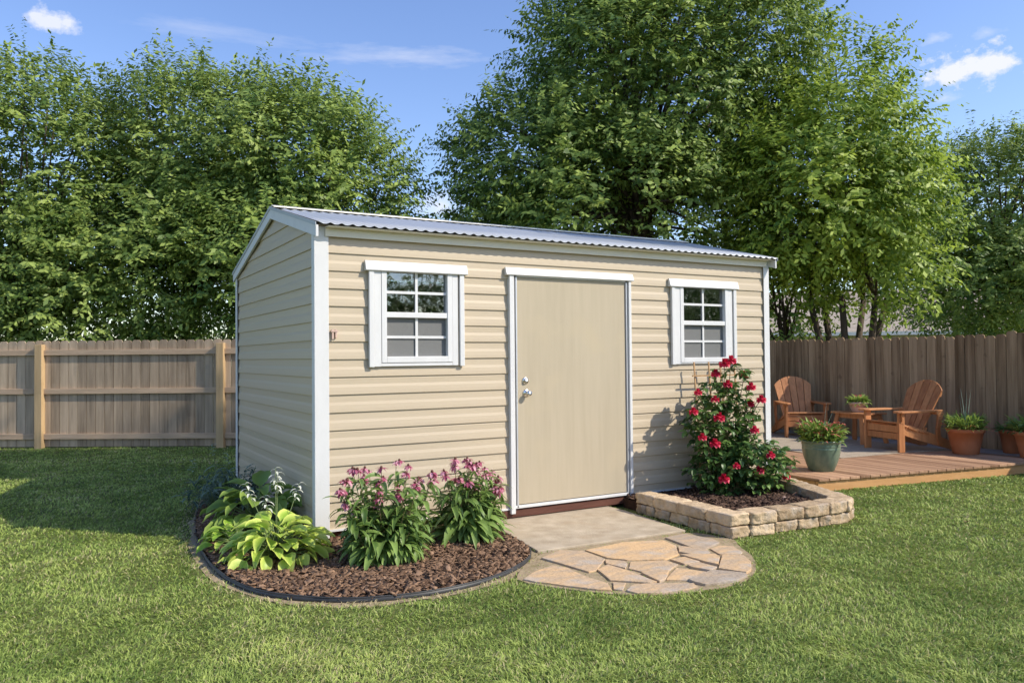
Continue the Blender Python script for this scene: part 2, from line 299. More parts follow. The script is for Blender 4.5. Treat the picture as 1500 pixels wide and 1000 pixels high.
# ------------------------------------------------------------------ plan of the beds and paving
EDGE=smoothpoly([(-.02,2.9),(-.40,2.65),(-.62,1.81),(-.80,.60),(-.83,-.40),(-.72,-1.02),(-.48,-1.36),(-.14,-1.58),(.27,-1.65),(.68,-1.57),(1.03,-1.37),(1.28,-1.10),(1.36,-.65),(1.42,-.1)],2,False)
BED=EDGE+[(1.42,.03),(0,.03),(-.0,2.9)]
SLAB=[(1.50,.06),(1.31,-1.11),(2.70,-1.17),(2.80,-.25),(2.80,.06)]
FLAGS=[
([(1.23,-1.28),(1.47,-1.16),(1.61,-1.27),(1.60,-1.54),(1.38,-1.74),(1.31,-1.75)],.45,'brown flagstone against the slab, nearest to the curved mulch bed'),
([(0.85,-1.66),(1.00,-1.55),(1.20,-1.47),(1.25,-1.59),(1.23,-1.85),(1.26,-2.03),(1.19,-2.15),(1.12,-2.10),(1.01,-1.94),(0.89,-1.75)],.62,'long pale orange flagstone at the left tip of the paving, beside the mulch bed'),
([(1.64,-1.25),(2.03,-1.20),(2.33,-1.32),(2.30,-1.50),(2.13,-1.72),(1.96,-1.77),(1.72,-1.64),(1.64,-1.52)],.85,'largest flagstone, orange with a grey patch, against the middle of the slab'),
([(1.59,-1.56),(1.68,-1.65),(1.66,-1.72),(1.57,-1.81),(1.53,-1.64)],.4,'small pale flagstone between the brown and the largest orange stone'),
([(1.39,-1.74),(1.53,-1.67),(1.55,-1.89),(1.54,-2.17),(1.49,-2.16),(1.31,-1.98)],.55,'reddish tan triangular flagstone in the left middle of the paving'),
([(1.71,-1.69),(1.94,-1.80),(1.93,-1.93),(1.79,-2.00),(1.61,-1.94),(1.59,-1.82)],.5,'grey and tan flagstone in the centre, just below the largest orange stone'),
([(1.59,-1.95),(1.73,-1.96),(1.79,-2.00),(1.63,-2.15),(1.55,-2.18)],.6,'small triangular tan flagstone right of the reddish triangle'),
([(1.70,-2.10),(1.87,-1.98),(1.97,-2.16),(1.75,-2.25),(1.62,-2.16)],.75,'warm brown four sided flagstone above the grey front stone'),
([(1.26,-2.21),(1.38,-2.13),(1.53,-2.19),(1.72,-2.31),(1.68,-2.38),(1.56,-2.38),(1.39,-2.35),(1.28,-2.29)],.4,'long cream flagstone at the very front edge by the lawn'),
([(1.74,-2.24),(2.03,-2.15),(2.16,-2.32),(2.13,-2.37),(1.98,-2.42),(1.75,-2.38),(1.73,-2.31)],.05,'pale grey flagstone on the front right edge by the lawn'),
([(2.38,-1.90),(2.50,-1.99),(2.41,-2.14),(2.25,-2.29),(2.17,-2.32),(2.09,-2.15)],.6,'cream flagstone on the right rim, widest of the stones beside the lawn there'),
([(2.44,-1.71),(2.57,-1.68),(2.64,-1.75),(2.57,-1.91),(2.51,-1.95),(2.38,-1.87)],.5,'small tan flagstone on the right rim nearest the planter corner'),
([(2.39,-1.27),(2.61,-1.25),(2.67,-1.50),(2.63,-1.62),(2.41,-1.70),(2.34,-1.63)],.2,'dull grey brown flagstone between slab and stone planter'),
([(2.30,-1.53),(2.41,-1.70),(2.34,-1.82),(2.20,-1.79),(2.18,-1.66)],.45,'small cream flagstone beside the right end of the largest orange stone'),
([(2.13,-1.73),(2.35,-1.86),(2.31,-1.94),(2.16,-2.08),(2.14,-1.96)],.7,'yellow tan flagstone in the right middle, touching the right rim stones'),
([(1.98,-1.79),(2.11,-1.80),(2.11,-1.95),(1.97,-1.95)],.55,'smallest four sided flagstone in the middle of the paving'),
([(1.97,-1.97),(2.10,-1.97),(2.11,-2.12),(2.01,-2.16),(1.96,-2.03)],.5,'small pinkish flagstone behind the pale grey front stone'),
([(1.30,-2.02),(1.36,-2.08),(1.25,-2.19),(1.21,-2.15)],.5,'tiny tan flagstone wedge between the two front stones')]
PAVE=smoothpoly([(1.36,-1.10),(1.15,-1.28),(.92,-1.48),(.80,-1.66),(1.0,-2.0),(1.2,-2.25),(1.5,-2.42),(1.95,-2.46),(2.22,-2.36),(2.55,-2.05),(2.70,-1.75),(2.86,-1.55),(2.72,-1.14),(2.0,-1.12)],1)
PLO=[(2.83,.02),(2.83,-1.56),(4.12,-1.66),(4.30,-1.55),(4.42,-1.27),(4.66,-.70),(4.98,-.02)]  # outer line of the planter
DECK=[(5.16,-.50),(9.08,-1.13),(9.08,4.2),(5.16,4.2)]
SHED=[(0,0),(4.97,0),(4.97,2.98),(0,2.98)]
# ------------------------------------------------------------------ ground
me=MB(); me.add([(-150,-150,0),(150,-150,0),(150,150,0),(-150,150,0)],[(0,1,2,3)])
tag(me.build('lawn',m_lawn),kind='structure',label='mown green lawn')
def ringpoly(poly,off,jit):
    out=[]
    cx=sum(p[0] for p in poly)/len(poly); cy=sum(p[1] for p in poly)/len(poly)
    for x,y in poly:
        d=math.hypot(x-cx,y-cy); o=off+jit*noise.noise(Vector((x*5,y*5,0))); out.append((x+(x-cx)/d*o,y+(y-cy)/d*o))
    return out
s1=MB(); rp=ringpoly(EDGE,.07,.07); s1.add([(x,y,.004) for x,y in rp]+[(x,y,.004) for x,y in EDGE],[(i,i+1,len(rp)+i+1,len(rp)+i) for i in range(len(rp)-1)])
tag(s1.build('soil_strip',m_drysoil),kind='structure')
s1=MB(); s1.prism(PAVE,-.02,.006); tag(s1.build('paving_bed',m_drysoil),kind='structure')
s1=MB(); n=len(BED)
cx,cy=.2,-.4
s1.prism(BED,-.02,.022); tag(s1.build('mulch_bed_soil',m_soil),kind='structure')
s1=MB(); s1.box(.05,4.92,.08,2.93,-.01,.008); tag(s1.build('soil_under_shed',m_soil),kind='structure')
# ------------------------------------------------------------------ grass blades
def make_grass():
    n=330000
    Z=3.1+(NR.random(n)**1.75)*10.8
    X=(NR.random(n)*2-1)*(Z*.72+.5)
    P=CAM[:2]+np.outer(X,np.array(rt)[:2])+np.outer(Z,np.array(fw)[:2])
    x,y=P[:,0],P[:,1]
    keep=np.ones(n,bool)
    for q in (SHED,SLAB,PLO,DECK): keep&=~inpoly(x,y,q)
    dE=distpoly(x,y,EDGE,False)
    keep&=~inpoly(x,y,BED); keep&=dE>.012
    keep&=(NR.random(n)<np.clip((dE-.0)/.13,.28,1))
    ip=inpoly(x,y,PAVE); onf=np.zeros(n,bool)
    for f in FLAGS: onf|=inpoly(x,y,f[0])
    keep&=~(ip&onf); keep&=~(ip&(NR.random(n)>.25))
    # the two fences
    keep&=~((x>9.28)); dl=(x+2.53)*.529+(y-9.58)*.848; keep&=dl<.02
    x,y,Z,ip,dE=x[keep],y[keep],Z[keep],ip[keep],dE[keep]; n=len(x)
    patch=np.array([noise.noise(Vector((a*.9,b*.9,0)))+.6*noise.noise(Vector((a*3.1,b*3.1,3))) for a,b in zip(x,y)])
    clump=np.array([noise.noise(Vector((a*9,b*9,7))) for a,b in zip(x,y)])
    h=(.016+.014*NR.random(n)+.011*clump)*(1+.15*patch); h=np.clip(h,.010,.07); h[ip]*=.5
    w=(.0019+.0019*NR.random(n))*np.clip(Z/4.2,1,2.6)
    az=NR.random(n)*2*PI+ patch*1.5; lean=.45+1.35*NR.random(n)
    # blades lean in loose swirls, as after mowing
    sw=np.array([noise.noise(Vector((a*2.2,b*2.2,20))) for a,b in zip(x,y)])*5
    az=np.where(NR.random(n)<.5,sw+NR.normal(0,.6,n),az)
    dx,dy=np.cos(az),np.sin(az); fa=NR.random(n)*2*PI; sx,sy=np.cos(fa),np.sin(fa)
    V=np.zeros((n,5,3))
    b=np.stack([x,y,np.zeros(n)],1); S=np.stack([sx,sy,np.zeros(n)],1)*w[:,None]
    m=b+np.stack([dx*h*lean*.35,dy*h*lean*.35,h*.62],1); tp=b+np.stack([dx*h*lean*1.1,dy*h*lean*1.1,h*(1.05-.26*lean)],1)
    V[:,0]=b-S;V[:,1]=b+S;V[:,2]=m+S*.85;V[:,3]=m-S*.85;V[:,4]=tp
    idx=np.arange(n)[:,None]*5
    F3=np.concatenate([idx+np.array([[0,1,2]]),idx+np.array([[0,2,3]]),idx+np.array([[3,2,4]])])
    tint=np.clip(.46+.50*patch+.30*clump+NR.normal(0,.2,n),0,1)
    dry=(NR.random(n)<.06+.22*np.clip(patch,0,1))*.7
    near=np.clip(1-dE/.16,0,1); dry=np.maximum(dry,(NR.random(n)<near*.9)*.9)
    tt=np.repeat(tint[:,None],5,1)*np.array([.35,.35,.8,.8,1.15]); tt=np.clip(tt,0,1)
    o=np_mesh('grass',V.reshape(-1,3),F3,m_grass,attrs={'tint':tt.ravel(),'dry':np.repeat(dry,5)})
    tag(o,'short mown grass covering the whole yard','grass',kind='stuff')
make_grass()
# a couple of dry leaves on the lawn
for lx,ly,la,lab in ((4.86,-2.22,.4,'dry brown leaf lying on the grass right of the stone planter'),(-.62,-2.75,2.1,'dry brown leaf lying on the grass in the left foreground')):
    m_=MB(); m_.ribbon((0,0,0),la,.35,.075,.045,.9,5,.35,'ovate',1,tm=(.4,.7)); o=m_.build('fallen_leaf',m_mulch,smooth=True); o.location=(lx,ly,.026); tag(o,lab,'leaf',group='fallen leaves on the lawn')
# ------------------------------------------------------------------ mulch
def chips(name,poly,n,zf,m,lab,excl=None,size=(.018,.060)):
    xs=[p[0] for p in poly];ys=[p[1] for p in poly]
    x=NR.uniform(min(xs),max(xs),n*3);y=NR.uniform(min(ys),max(ys),n*3)
    k=inpoly(x,y,poly)&(distpoly(x,y,poly)>.015)
    if excl is not None: k&=~inpoly(x,y,excl)
    x,y=x[k][:n],y[k][:n]; n=len(x)
    z=zf(x,y)+NR.uniform(-.004,.014,n)
    a=NR.random(n)*2*PI; tl=NR.normal(0,.33,(n,2)); Lh=NR.uniform(size[0],size[1],n)/2*1.1; Wh=Lh*NR.uniform(.3,.75,n); Hh=NR.uniform(.0018,.0045,n)
    base=np.array([[-1,-1,-1],[1,-.7,-1],[.8,1,-1],[-1,.8,-1],[-.9,-1,1],[1,-.5,1],[.7,.8,1],[-1,.6,1]],float)
    base=base[None]*(1+NR.normal(0,.16,(n,8,3)))
    px=base[:,:,0]*Lh[:,None];py=base[:,:,1]*Wh[:,None];pz=base[:,:,2]*Hh[:,None]
    pz=pz+px*tl[:,0:1]+py*tl[:,1:2]
    ca,sa=np.cos(a)[:,None],np.sin(a)[:,None]
    V=np.stack([x[:,None]+px*ca-py*sa,y[:,None]+px*sa+py*ca,z[:,None]+pz],2).reshape(-1,3)
    fq=np.array([(0,3,2,1),(4,5,6,7),(0,1,5,4),(1,2,6,5),(2,3,7,6),(3,0,4,7)])
    Fq=(np.arange(n)[:,None,None]*8+fq[None]).reshape(-1,4)
    t=np.repeat(np.clip(NR.beta(1.6,2.2,n),0,1),8)
    tag(np_mesh(name,V,Fq,m,attrs={'tint':t}),lab,'mulch',kind='stuff')
chips('bark_mulch',BED,15000,lambda x,y:np.full(len(x),.028),m_mulch,'reddish brown bark mulch filling the curved flower bed')
# black plastic edging: a thin standing strip with a rolled top
ed=MB(); n=len(EDGE)
def offs(P,o):
    Q=[]
    for i,p in enumerate(P):
        a=Vector(P[max(i-1,0)]);b=Vector(P[min(i+1,len(P)-1)]);d=(b-a).normalized(); nrm=Vector((-d.y,d.x))
        Q.append((p[0]+nrm.x*o,p[1]+nrm.y*o))
    return Q
for (o,z) in ((0,0),): pass
pin=offs(EDGE,.0);pout=offs(EDGE,-.008)
vs=[];fs=[]
for i in range(n):
    zz=.032+.006*noise.noise(Vector((EDGE[i][0]*3,EDGE[i][1]*3,1)))
    vs+=[(*pin[i],-.01),(*pin[i],zz),(*pout[i],zz),(*pout[i],-.01)]
    if i: 
        for k in range(4): fs.append(((i-1)*4+k,(i-1)*4+(k+1)%4,i*4+(k+1)%4,i*4+k))
ed.add(vs,fs); ed.tube([(x,y,.032+.006*noise.noise(Vector((x*3,y*3,1)))) for x,y in offs(EDGE,-.004)],.0055,8)
tag(ed.build('garden_edging',m_edge,smooth=True),'thin black plastic edging curving round the mulch bed','edging')
# ------------------------------------------------------------------ slab and flagstones
sb=MB(); P=SLAB; sb.prism(P,-.03,.022); o=sb.build('concrete_slab',m_slab,bevel=.006); tag(o,'flat weathered concrete slab in front of the shed door','slab')
for i,(poly,t,lab) in enumerate(FLAGS):
    cx=sum(p[0] for p in poly)/len(poly); cy=sum(p[1] for p in poly)/len(poly)
    q=[]
    for a,b in zip(poly,poly[1:]+poly[:1]):
        for u in (0,.33,.66):
            x=a[0]+(b[0]-a[0])*u;y=a[1]+(b[1]-a[1])*u; j=.008*noise.noise(Vector((x*14,y*14,i)))
            d=math.hypot(x-cx,y-cy); q.append((cx+(x-cx)*(1+(.000+j)/d),cy+(y-cy)*(1+(.000+j)/d)))
    fm=MB(); fm.prism([(x-cx,y-cy) for x,y in q],-.02,.0); o=fm.build('flagstone',m_flag,bevel=.003)
    for k,v in enumerate(o.data.attributes['tint'].data): v.value=t
    o.location=(cx,cy,.015+.008*R_.random()); o.rotation_euler=(R_.gauss(0,.006),R_.gauss(0,.006),0)
    tag(o,lab,'flagstone',group='flagstones in front of the slab')
# ------------------------------------------------------------------ stone planter
pl=thing('stone_planter','low raised planter of tan tumbled blocks in two courses beside the slab','planter',(2.83,-1.56,0))
def block(cx,cy,cz,lx,ly,lz,ang,parent,t):
    import bmesh
    bm=bmesh.new(); bmesh.ops.create_cube(bm,size=2); bmesh.ops.subdivide_edges(bm,edges=bm.edges[:],cuts=9,use_grid_fill=True)
    sd=R_.random()*50
    for v in bm.verts:
        p=v.co.copy(); e=Vector([math.copysign(abs(q)**1.0,q) for q in p])
        # rounded edges: pull corners in
        r=.12
        q=Vector((max(-1+r,min(1-r,p.x)),max(-1+r,min(1-r,p.y)),max(-1+r,min(1-r,p.z)))); d=p-q
        if d.length>1e-6: p=q+d.normalized()*r*min(1,d.length/r)
        w=Vector((p.x*lx/2,p.y*ly/2,p.z*lz/2))
        nn=noise.noise(w*14+Vector((sd,0,0)))*.014+noise.noise(w*34+Vector((0,sd,0)))*.009+noise.noise(w*80+Vector((0,sd,9)))*.004
        w+=Vector((p.x*.8,p.y,p.z*.30))*nn
        v.co=w
    bm.normal_update()
    me=bpy.data.meshes.new('stone_block'); bm.to_mesh(me); bm.free()
    a=me.attributes.new('tint','FLOAT','POINT'); a.data.foreach_set('value',np.full(len(me.vertices),t,dtype=np.float32))
    me.polygons.foreach_set('use_smooth',[True]*len(me.polygons)); me.materials.append(m_stone)
    o=bpy.data.objects.new('stone_block',me); COL.objects.link(o); o.parent=parent
    o.location=Vector((cx,cy,cz))-Vector(parent.location); o.rotation_euler=(R_.gauss(0,.012),R_.gauss(0,.012),ang+R_.gauss(0,.015)); return o
TH=.20; ln=[(PLO[i],PLO[i+1]) for i in range(len(PLO)-1)]
def along(Lpath,s):
    for a,b in zip(Lpath,Lpath[1:]):
        d=math.hypot(b[0]-a[0],b[1]-a[1])
        if s<=d: return a[0]+(b[0]-a[0])*s/d,a[1]+(b[1]-a[1])*s/d,math.atan2(b[1]-a[1],b[0]-a[0])
        s-=d
    return *Lpath[-1],math.atan2(Lpath[-1][1]-Lpath[-2][1],Lpath[-1][0]-Lpath[-2][0])
def course(path,z,h,lens,inset=0,gap=.010):
    s=0
    for Lb in lens:
        x,y,a=along(path,s+Lb/2); nx,ny=-math.sin(a),math.cos(a)
        block(x+nx*(TH/2+inset),y+ny*(TH/2+inset),z+h/2,Lb-gap,TH+R_.gauss(0,.005),h-.004,a,pl,R_.random()); s+=Lb
left=[PLO[0],PLO[1]]; front=[(PLO[1][0]+.0,PLO[1][1]),PLO[2]]
course([(2.865,-.33),(2.83,-1.56)],0,.092,[.15,.11,.20,.24,.27,.25],.004)
course([(2.865,-.31),(2.83,-1.56)],.094,.096,[.27,.32,.34,.31])
fr=smoothpoly([(3.04,-1.575),(4.10,-1.655),(4.33,-1.55),(4.44,-1.27),(4.66,-.74),(4.93,-.16)],1,False)
course([(2.835,-1.56),(3.00,-1.573)],0,.09,[.16],.004) if False else None
course([(3.03,-1.575)]+fr[1:],0,.090,[.24,.26,.24,.13,.27,.20,.19,.20,.28,.26,.3,.3,.24],.004)
course([(3.03,-1.575)]+fr[1:],.092,.098,[.27,.30,.30,.23,.13,.17,.17,.30,.34,.14,.13,.30,.22])
BIN=[(2.95,-.04),(2.93,-.30),(3.0,-.34),(3.0,-1.40),(4.05,-1.47),(4.16,-1.38),(4.26,-1.18),(4.48,-.62),(4.75,-.02)]
s1=MB(); s1.prism(BIN,0,.085); s1.build('soil',m_soil,pl).location=-Vector(pl.location)
chips('dark_mulch',BIN,4200,lambda x,y:.093+.018*np.sin(x*5)*np.cos(y*6),m_mulchd,'dark mulch filling the raised stone planter')
for (x,y) in ((4.02,-1.05),(4.10,-.98),(3.42,-1.22)):
    p=MB(); p.lathe([(0.0,0),(.018,.004),(.022,.012),(.014,.02),(.0,.022)],9); o=p.build('pebble',m_pale,smooth=True); o.location=(x,y,.108); o.scale=(1.2,.8,1); o.rotation_euler=(.4,.2,x*9)
    tag(o,{4.02:'pale pebble on the dark planter mulch, larger of the right pair by the rose bush',4.10:'pale pebble behind the larger one on the dark planter mulch',3.42:'pale pebble alone at the left of the planter mulch'}[x],'pebble',group='pebbles on the planter mulch')
# ------------------------------------------------------------------ the shed
shed=thing('storage_shed','tan lap sided storage shed with white trim and low metal roof','shed',(0,0,0))
ZB,ZE,DD,LL=.112,2.50,2.98,4.97
RY,RZ=1.33,2.80  # ridge
# lap siding profile for one course, offset outwards as a function of height below the lap line
def course_prof(z_line,s,seam):
    """points (z,out) from the drip edge of the course above (at z_line) down to the next"""
    P=[(z_line-.0005,.0045),(z_line-s*.08,.0045)]
    if seam: P+=[(z_line-s*.11,.0075),(z_line-s*.19,.0070)]
    P+=[(z_line-s*.42,.0065),(z_line-s*.52,.0095),(z_line-s*.58,.0115),(z_line-s*.80,.0145),(z_line-s*.985,.0160),(z_line-s,.0145)]
    return P
def siding_profile(z1,s,z0,zt):
    k0=math.ceil((zt-z1)/s)+1; z=z1+k0*s; i=0; pts=[]
    while z>z0-s:
        pts+=course_prof(z,s,i%3==1); z-=s; i+=1
    return pts
def clipprof(P,lo,hi):
    out=[]
    for a,b in zip(P,P[1:]):
        za,oa=a;zb,ob=b
        if zb>=hi or za<=lo: continue
        def at(z): return oa if za==zb else oa+(ob-oa)*(za-z)/(za-zb)
        a2=(min(za,hi),at(min(za,hi)));b2=(max(zb,lo),at(max(zb,lo)))
        if not out: out.append(a2)
        out.append(b2)
    return out
pf=siding_profile(2.277,.1393,ZB,ZE); fwl=MB()
W1=(.50,1.17,1.42,2.17); W2=(3.69,4.40,1.385,2.165); DR=(1.74,3.055,ZB-.1,2.19)
cols=[(.0,W1[0],None),(W1[0],W1[1],W1),(W1[1],DR[0],None),(DR[0],DR[1],DR),(DR[1],W2[0],None),(W2[0],W2[1],W2),(W2[1],LL,None)]
for x0,x1,w in cols:
    rng=[(ZB,ZE)] if not w else [(ZB,w[2]),(w[3],ZE)]
    for lo,hi in rng:
        if hi-lo<.01: continue
        cp=clipprof(pf,lo,hi); fwl.extrude([(-o_,z) for z,o_ in cp],'x',x0,x1,closed=False)
fwl.build('front_wall',m_siding,shed)
pg=siding_profile(1.737,.145,ZB,2.85)
def gable(x,sgn,name):
    g=MB(); cp=clipprof(pg,ZB,RZ-.0)
    def yr(z):
        if z<=2.40: return 0.0,DD
        return max(0,(z-2.43)/(RZ-2.43)*RY),min(DD,DD-(z-2.36)/(RZ-2.36)*(DD-RY))
    for (za,oa),(zb,ob) in zip(cp,cp[1:]):
        a0,a1=yr(za);b0,b1=yr(zb)
        g.add([(x+sgn*oa,a0,za),(x+sgn*oa,a1,za),(x+sgn*ob,b1,zb),(x+sgn*ob,b0,zb)],[(0,1,2,3)])
    return g.build(name,m_siding,shed)
gable(0,-1,'gable_wall'); gable(LL,1,'gable_wall')
bw=MB(); bw.extrude([(DD+o_,z) for z,o_ in clipprof(pf,ZB,2.38)],'x',0,LL,closed=False); bw.build('back_wall',m_siding,shed)
# corner trims (L shaped)
for (x,y,sx,sy,zt) in ((0,0,-1,-1,2.475),(LL,0,1,-1,2.475),(0,DD,-1,1,2.37),(LL,DD,1,1,2.37)):
    t=MB(); a=.03
    wf=.085 if x==0 else .05
    t.box(min(x+sx*a,x-sx*wf),max(x+sx*a,x-sx*wf),min(y+sy*a,y+sy*.022),max(y+sy*a,y+sy*.022),.055,zt)
    t.box(min(x+sx*a,x+sx*.022),max(x+sx*a,x+sx*.022),min(y+sy*.022,y-sy*.045),max(y+sy*.022,y-sy*.045),.055,zt)
    t.build('corner_trim',m_white,shed,bevel=.0025)
# starter strip under the siding
for xa,xb in ((.085,1.706),(3.074,LL-.05)):
    t=MB(); t.box(xa,xb,-.020,-.004,ZB-.012,ZB+.004); t.build('starter_strip',m_white,shed)
# floor frame: skids and door sill beam
for q in ((.03,LL-.03,.02,.06,.022,ZB-.014),(.03,LL-.03,DD-.06,DD-.02,.022,ZB-.014),(.03,.07,.062,DD-.062,.022,ZB-.014),(LL-.07,LL-.03,.062,DD-.062,.022,ZB-.014)):
    t=MB(); t.box(*q); t.build('floor_skid',m_skid,shed,bevel=.003)
t=MB(); t.box(DR[0]-.12,DR[1]+.10,-.016,.018,.030,ZB-.016); t.build('door_sill_beam',m_skid,shed,bevel=.003)
t=MB(); t.box(.06,LL-.06,.062,DD-.062,ZB-.012,ZB+.01); t.build('floor',m_skid,shed)
for (x,y) in ((.35,.3),(2.5,.3),(4.6,.3),(.35,2.6),(4.6,2.6)):
    t=MB(); t.box(x-.2,x+.2,y-.1,y+.1,.0,.021); t.build('foundation_block',m_slab,shed,bevel=.004)
# fascia
t=MB(); t.extrude([(-.045,2.402),(-.024,2.402),(-.024,2.478),(-.128,2.474),(-.120,2.466),(-.050,2.466)],'x',.055,LL-.02); t.build('fascia',m_cream,shed)
t=MB(); t.box(.0,LL,DD+.022,DD+.05,2.30,2.38); t.build('fascia',m_cream,shed)
# roof sheets
def roofsheet(y0,z0,y1,z1,x0,x1,name):
    nx=57*8; vs=[];fs=[]
    d=Vector((0,y1-y0,z1-z0)); nrm=Vector((0,-(z1-z0),(y1-y0))).normalized()
    if nrm.z<0: nrm=-nrm
    for i in range(nx+1):
        x=x0+(x1-x0)*i/nx; ph=2*PI*(i%8)/8; h=.013*(math.cos(ph/2)**4)-.004
        for j in range(4):
            u=j/3; wob=.0015*noise.noise(Vector((x*1.5,u*2,4)))
            p=Vector((x,y0,z0))+d*u+nrm*(h+wob); vs.append(p); 
        for j in range(4): vs.append(vs[-4]-nrm*.0012)
    w=8
    for i in range(nx):
        for j in range(3):
            fs.append((i*w+j,(i+1)*w+j,(i+1)*w+j+1,i*w+j+1)); fs.append((i*w+4+j+1,(i+1)*w+4+j+1,(i+1)*w+4+j,i*w+4+j))
        fs.append((i*w,i*w+4,(i+1)*w+4,(i+1)*w))
    r=MB(); r.add(vs,fs); return r.build(name,m_roof,shed,smooth=True)
ZR=2.845
rf=roofsheet(-.140,2.486,RY,ZR,-.02,5.02,'roof')
rb=roofsheet(3.08,2.405,RY,ZR,-.02,5.02,'roof')
t=MB(); t.extrude([(RY-.085,ZR-.004),(RY-.082,ZR+.004),(RY,ZR+.027),(RY+.082,ZR+.001),(RY+.085,ZR-.006),(RY,ZR+.020)],'x',-.03,5.03); t.build('ridge_cap',m_cream,rf)
# rake trims (both gables): a wide flat board under the roof edge, plus metal edge strip
for x0,x1 in ((-.045,-.024),(LL+.024,LL+.045)):
    t=MB()
    def rk(ya,za,yb,zb,w):
        t.add([(x0,ya,za),(x0,yb,zb),(x0,yb,zb-w),(x0,ya,za-w),(x1,ya,za),(x1,yb,zb),(x1,yb,zb-w),(x1,ya,za-w)],[(0,3,2,1) if False else (0,1,2,3),(7,6,5,4),(0,4,5,1),(3,2,6,7),(0,3,7,4),(1,5,6,2)])
    rk(-.128,2.470,RY,ZR-.014,.088); rk(3.06,2.392,RY,ZR-.014,.088)
    t.build('rake_trim',m_white,shed,bevel=.002)
    t=MB(); e0,e1=(x0-.006,x0-.001) if x0<0 else (x1+.001,x1+.006)
    def rk2(ya,za,yb,zb,w,x0=e0,x1=e1):
        t.add([(x0,ya,za),(x0,yb,zb),(x0,yb,zb-w),(x0,ya,za-w),(x1,ya,za),(x1,yb,zb),(x1,yb,zb-w),(x1,ya,za-w)],[(0,1,2,3),(7,6,5,4),(0,4,5,1),(3,2,6,7),(0,3,7,4),(1,5,6,2)])
    rk2(-.142,2.493,RY,ZR+.012,.030); rk2(3.08,2.410,RY,ZR+.012,.030)
    t.build('drip_edge',m_roof,shed)
# windows
def window(x0,x1,z0,z1,gx0,gx1,gz0,gz1,zm):
    """outer trim x0..x1,z0..z1; glass gx0..gx1,gz0..gz1; zm = meeting rail"""
    fr=MB(); fo=.040
    # sash frame around the glass
    fr.box(gx0-.045,gx0,-.040,.03,gz0-.05,gz1+.02); fr.box(gx1,gx1+.045,-.040,.03,gz0-.05,gz1+.02)
    fr.box(gx0,gx1,-.040,.03,gz0-.05,gz0); fr.box(gx0,gx1,-.040,.03,gz1,gz1+.03)
    fr.box(gx0,gx1,-.034,.01,zm-.022,zm+.022)
    w=fr.build('window',m_white,shed,bevel=.003)
    st=MB(); 
    st.box(x0+.045,gx0-.047,-.036,-.016,z0+.004,z1-.01); st.build('side_board',m_white,w,bevel=.003)
    st=MB(); st.box(gx1+.047,x1-.058,-.036,-.016,z0+.006,z1-.01); st.build('side_board',m_white,w,bevel=.003)
    st=MB(); st.box(gx0-.047,gx1+.047,-.034,-.016,z0+.006,gz0-.052); st.build('sill_board',m_white,w,bevel=.003)
    for ca,cb in ((x0,x0+.043),(x1-.043,x1)):
        cs=MB(); cs.box(ca,cb,-.046,-.016,z0,z1-.008); cs.build('casing',m_white,w,bevel=.004)
    hd=MB(); hd.extrude([(-.016,z1-.012),(-.056,z1-.012),(-.060,z1-.004),(-.036,z1+.070),(-.016,z1+.073)],'x',x0-.03,x1+.03); hd.build('header_board',m_white,w,bevel=.003)
    mu=MB(); xm=(gx0+gx1)/2; r=.011
    za=(zm+.022+gz1)/2; zb=(gz0+zm-.022)/2
    mu.box(xm-r,xm+r,-.012,-.002,zm+.022,gz1); mu.box(gx0,xm-r,-.0115,-.0025,za-r,za+r); mu.box(xm+r,gx1,-.0115,-.0025,za-r,za+r)
    mu.box(xm-r,xm+r,-.010,-.002,gz0,zm-.022); mu.box(gx0,xm-r,-.0095,-.0025,zb-r,zb+r); mu.box(xm+r,gx1,-.0095,-.0025,zb-r,zb+r)
    mu.build('muntin',m_white,w)
    g=MB(); g.add([(gx0,.002,zm),(gx1,.002,zm),(gx1,.002,gz1),(gx0,.002,gz1)],[(0,1,2,3)]); g.build('glass_pane',m_glass,w)
    g=MB(); g.add([(gx0,.003,gz0),(gx1,.003,gz0),(gx1,.003,zm),(gx0,.003,zm)],[(0,1,2,3)]); o=g.build('insect_screen',m_screen,w)
window(.41,1.262,1.375,2.162,.562,1.105,1.460,2.148,1.800)
window(3.592,4.49,1.355,2.150,3.752,4.330,1.425,2.138,1.778)
# door
dr=MB(); dr.box(1.795,3.012,-.020,.02,ZB+.028,2.158); door=dr.build('door',m_door,shed,bevel=.003)
kn=MB()
def knob(mb,x,z,r1,r2,dep):
    n0=len(mb.v)
    prof=[(.0,0),(r1,0),(r1,.006),(r1*.8,.010),(r2*.5,.014),(r2*.45,dep*.5),(r2*.9,dep*.62),(r2,dep*.8),(r2*.8,dep*.97),(0,dep)]
    mb.lathe(prof,20)
    for i in range(n0,len(mb.v)):
        a,b,c_=mb.v[i]; mb.v[i]=(x+a,-.020-c_,z+b)
knob(kn,1.885,1.125,.036,.027,.066); kn.build('door_knob',m_chrome,door,smooth=True)
kn=MB(); knob(kn,1.875,1.235,.033,.020,.026); kn.build('deadbolt',m_chrome,door,smooth=True)
df=MB(); df.box(1.708,1.752,-.046,.0,ZB-.045,2.19); df.box(1.752,1.760,-.038,.0,ZB,2.19); df.build('door_jamb',m_white,shed,bevel=.003)
df=MB(); df.box(3.042,3.072,-.046,.0,ZB-.03,2.19); df.build('door_jamb',m_white,shed,bevel=.003)
for q in ((1.776,1.790,-.034,.0,ZB,2.159),(3.015,3.026,-.034,.0,ZB,2.159),(1.790,3.015,-.030,.0,2.160,2.175)):
    df=MB(); df.box(*q); df.build('door_edge_strip',m_alu,shed,bevel=.002)
df=MB(); df.box(1.760,3.026,-.034,.02,ZB-.004,ZB+.022); df.build('threshold',m_white,shed,bevel=.003)
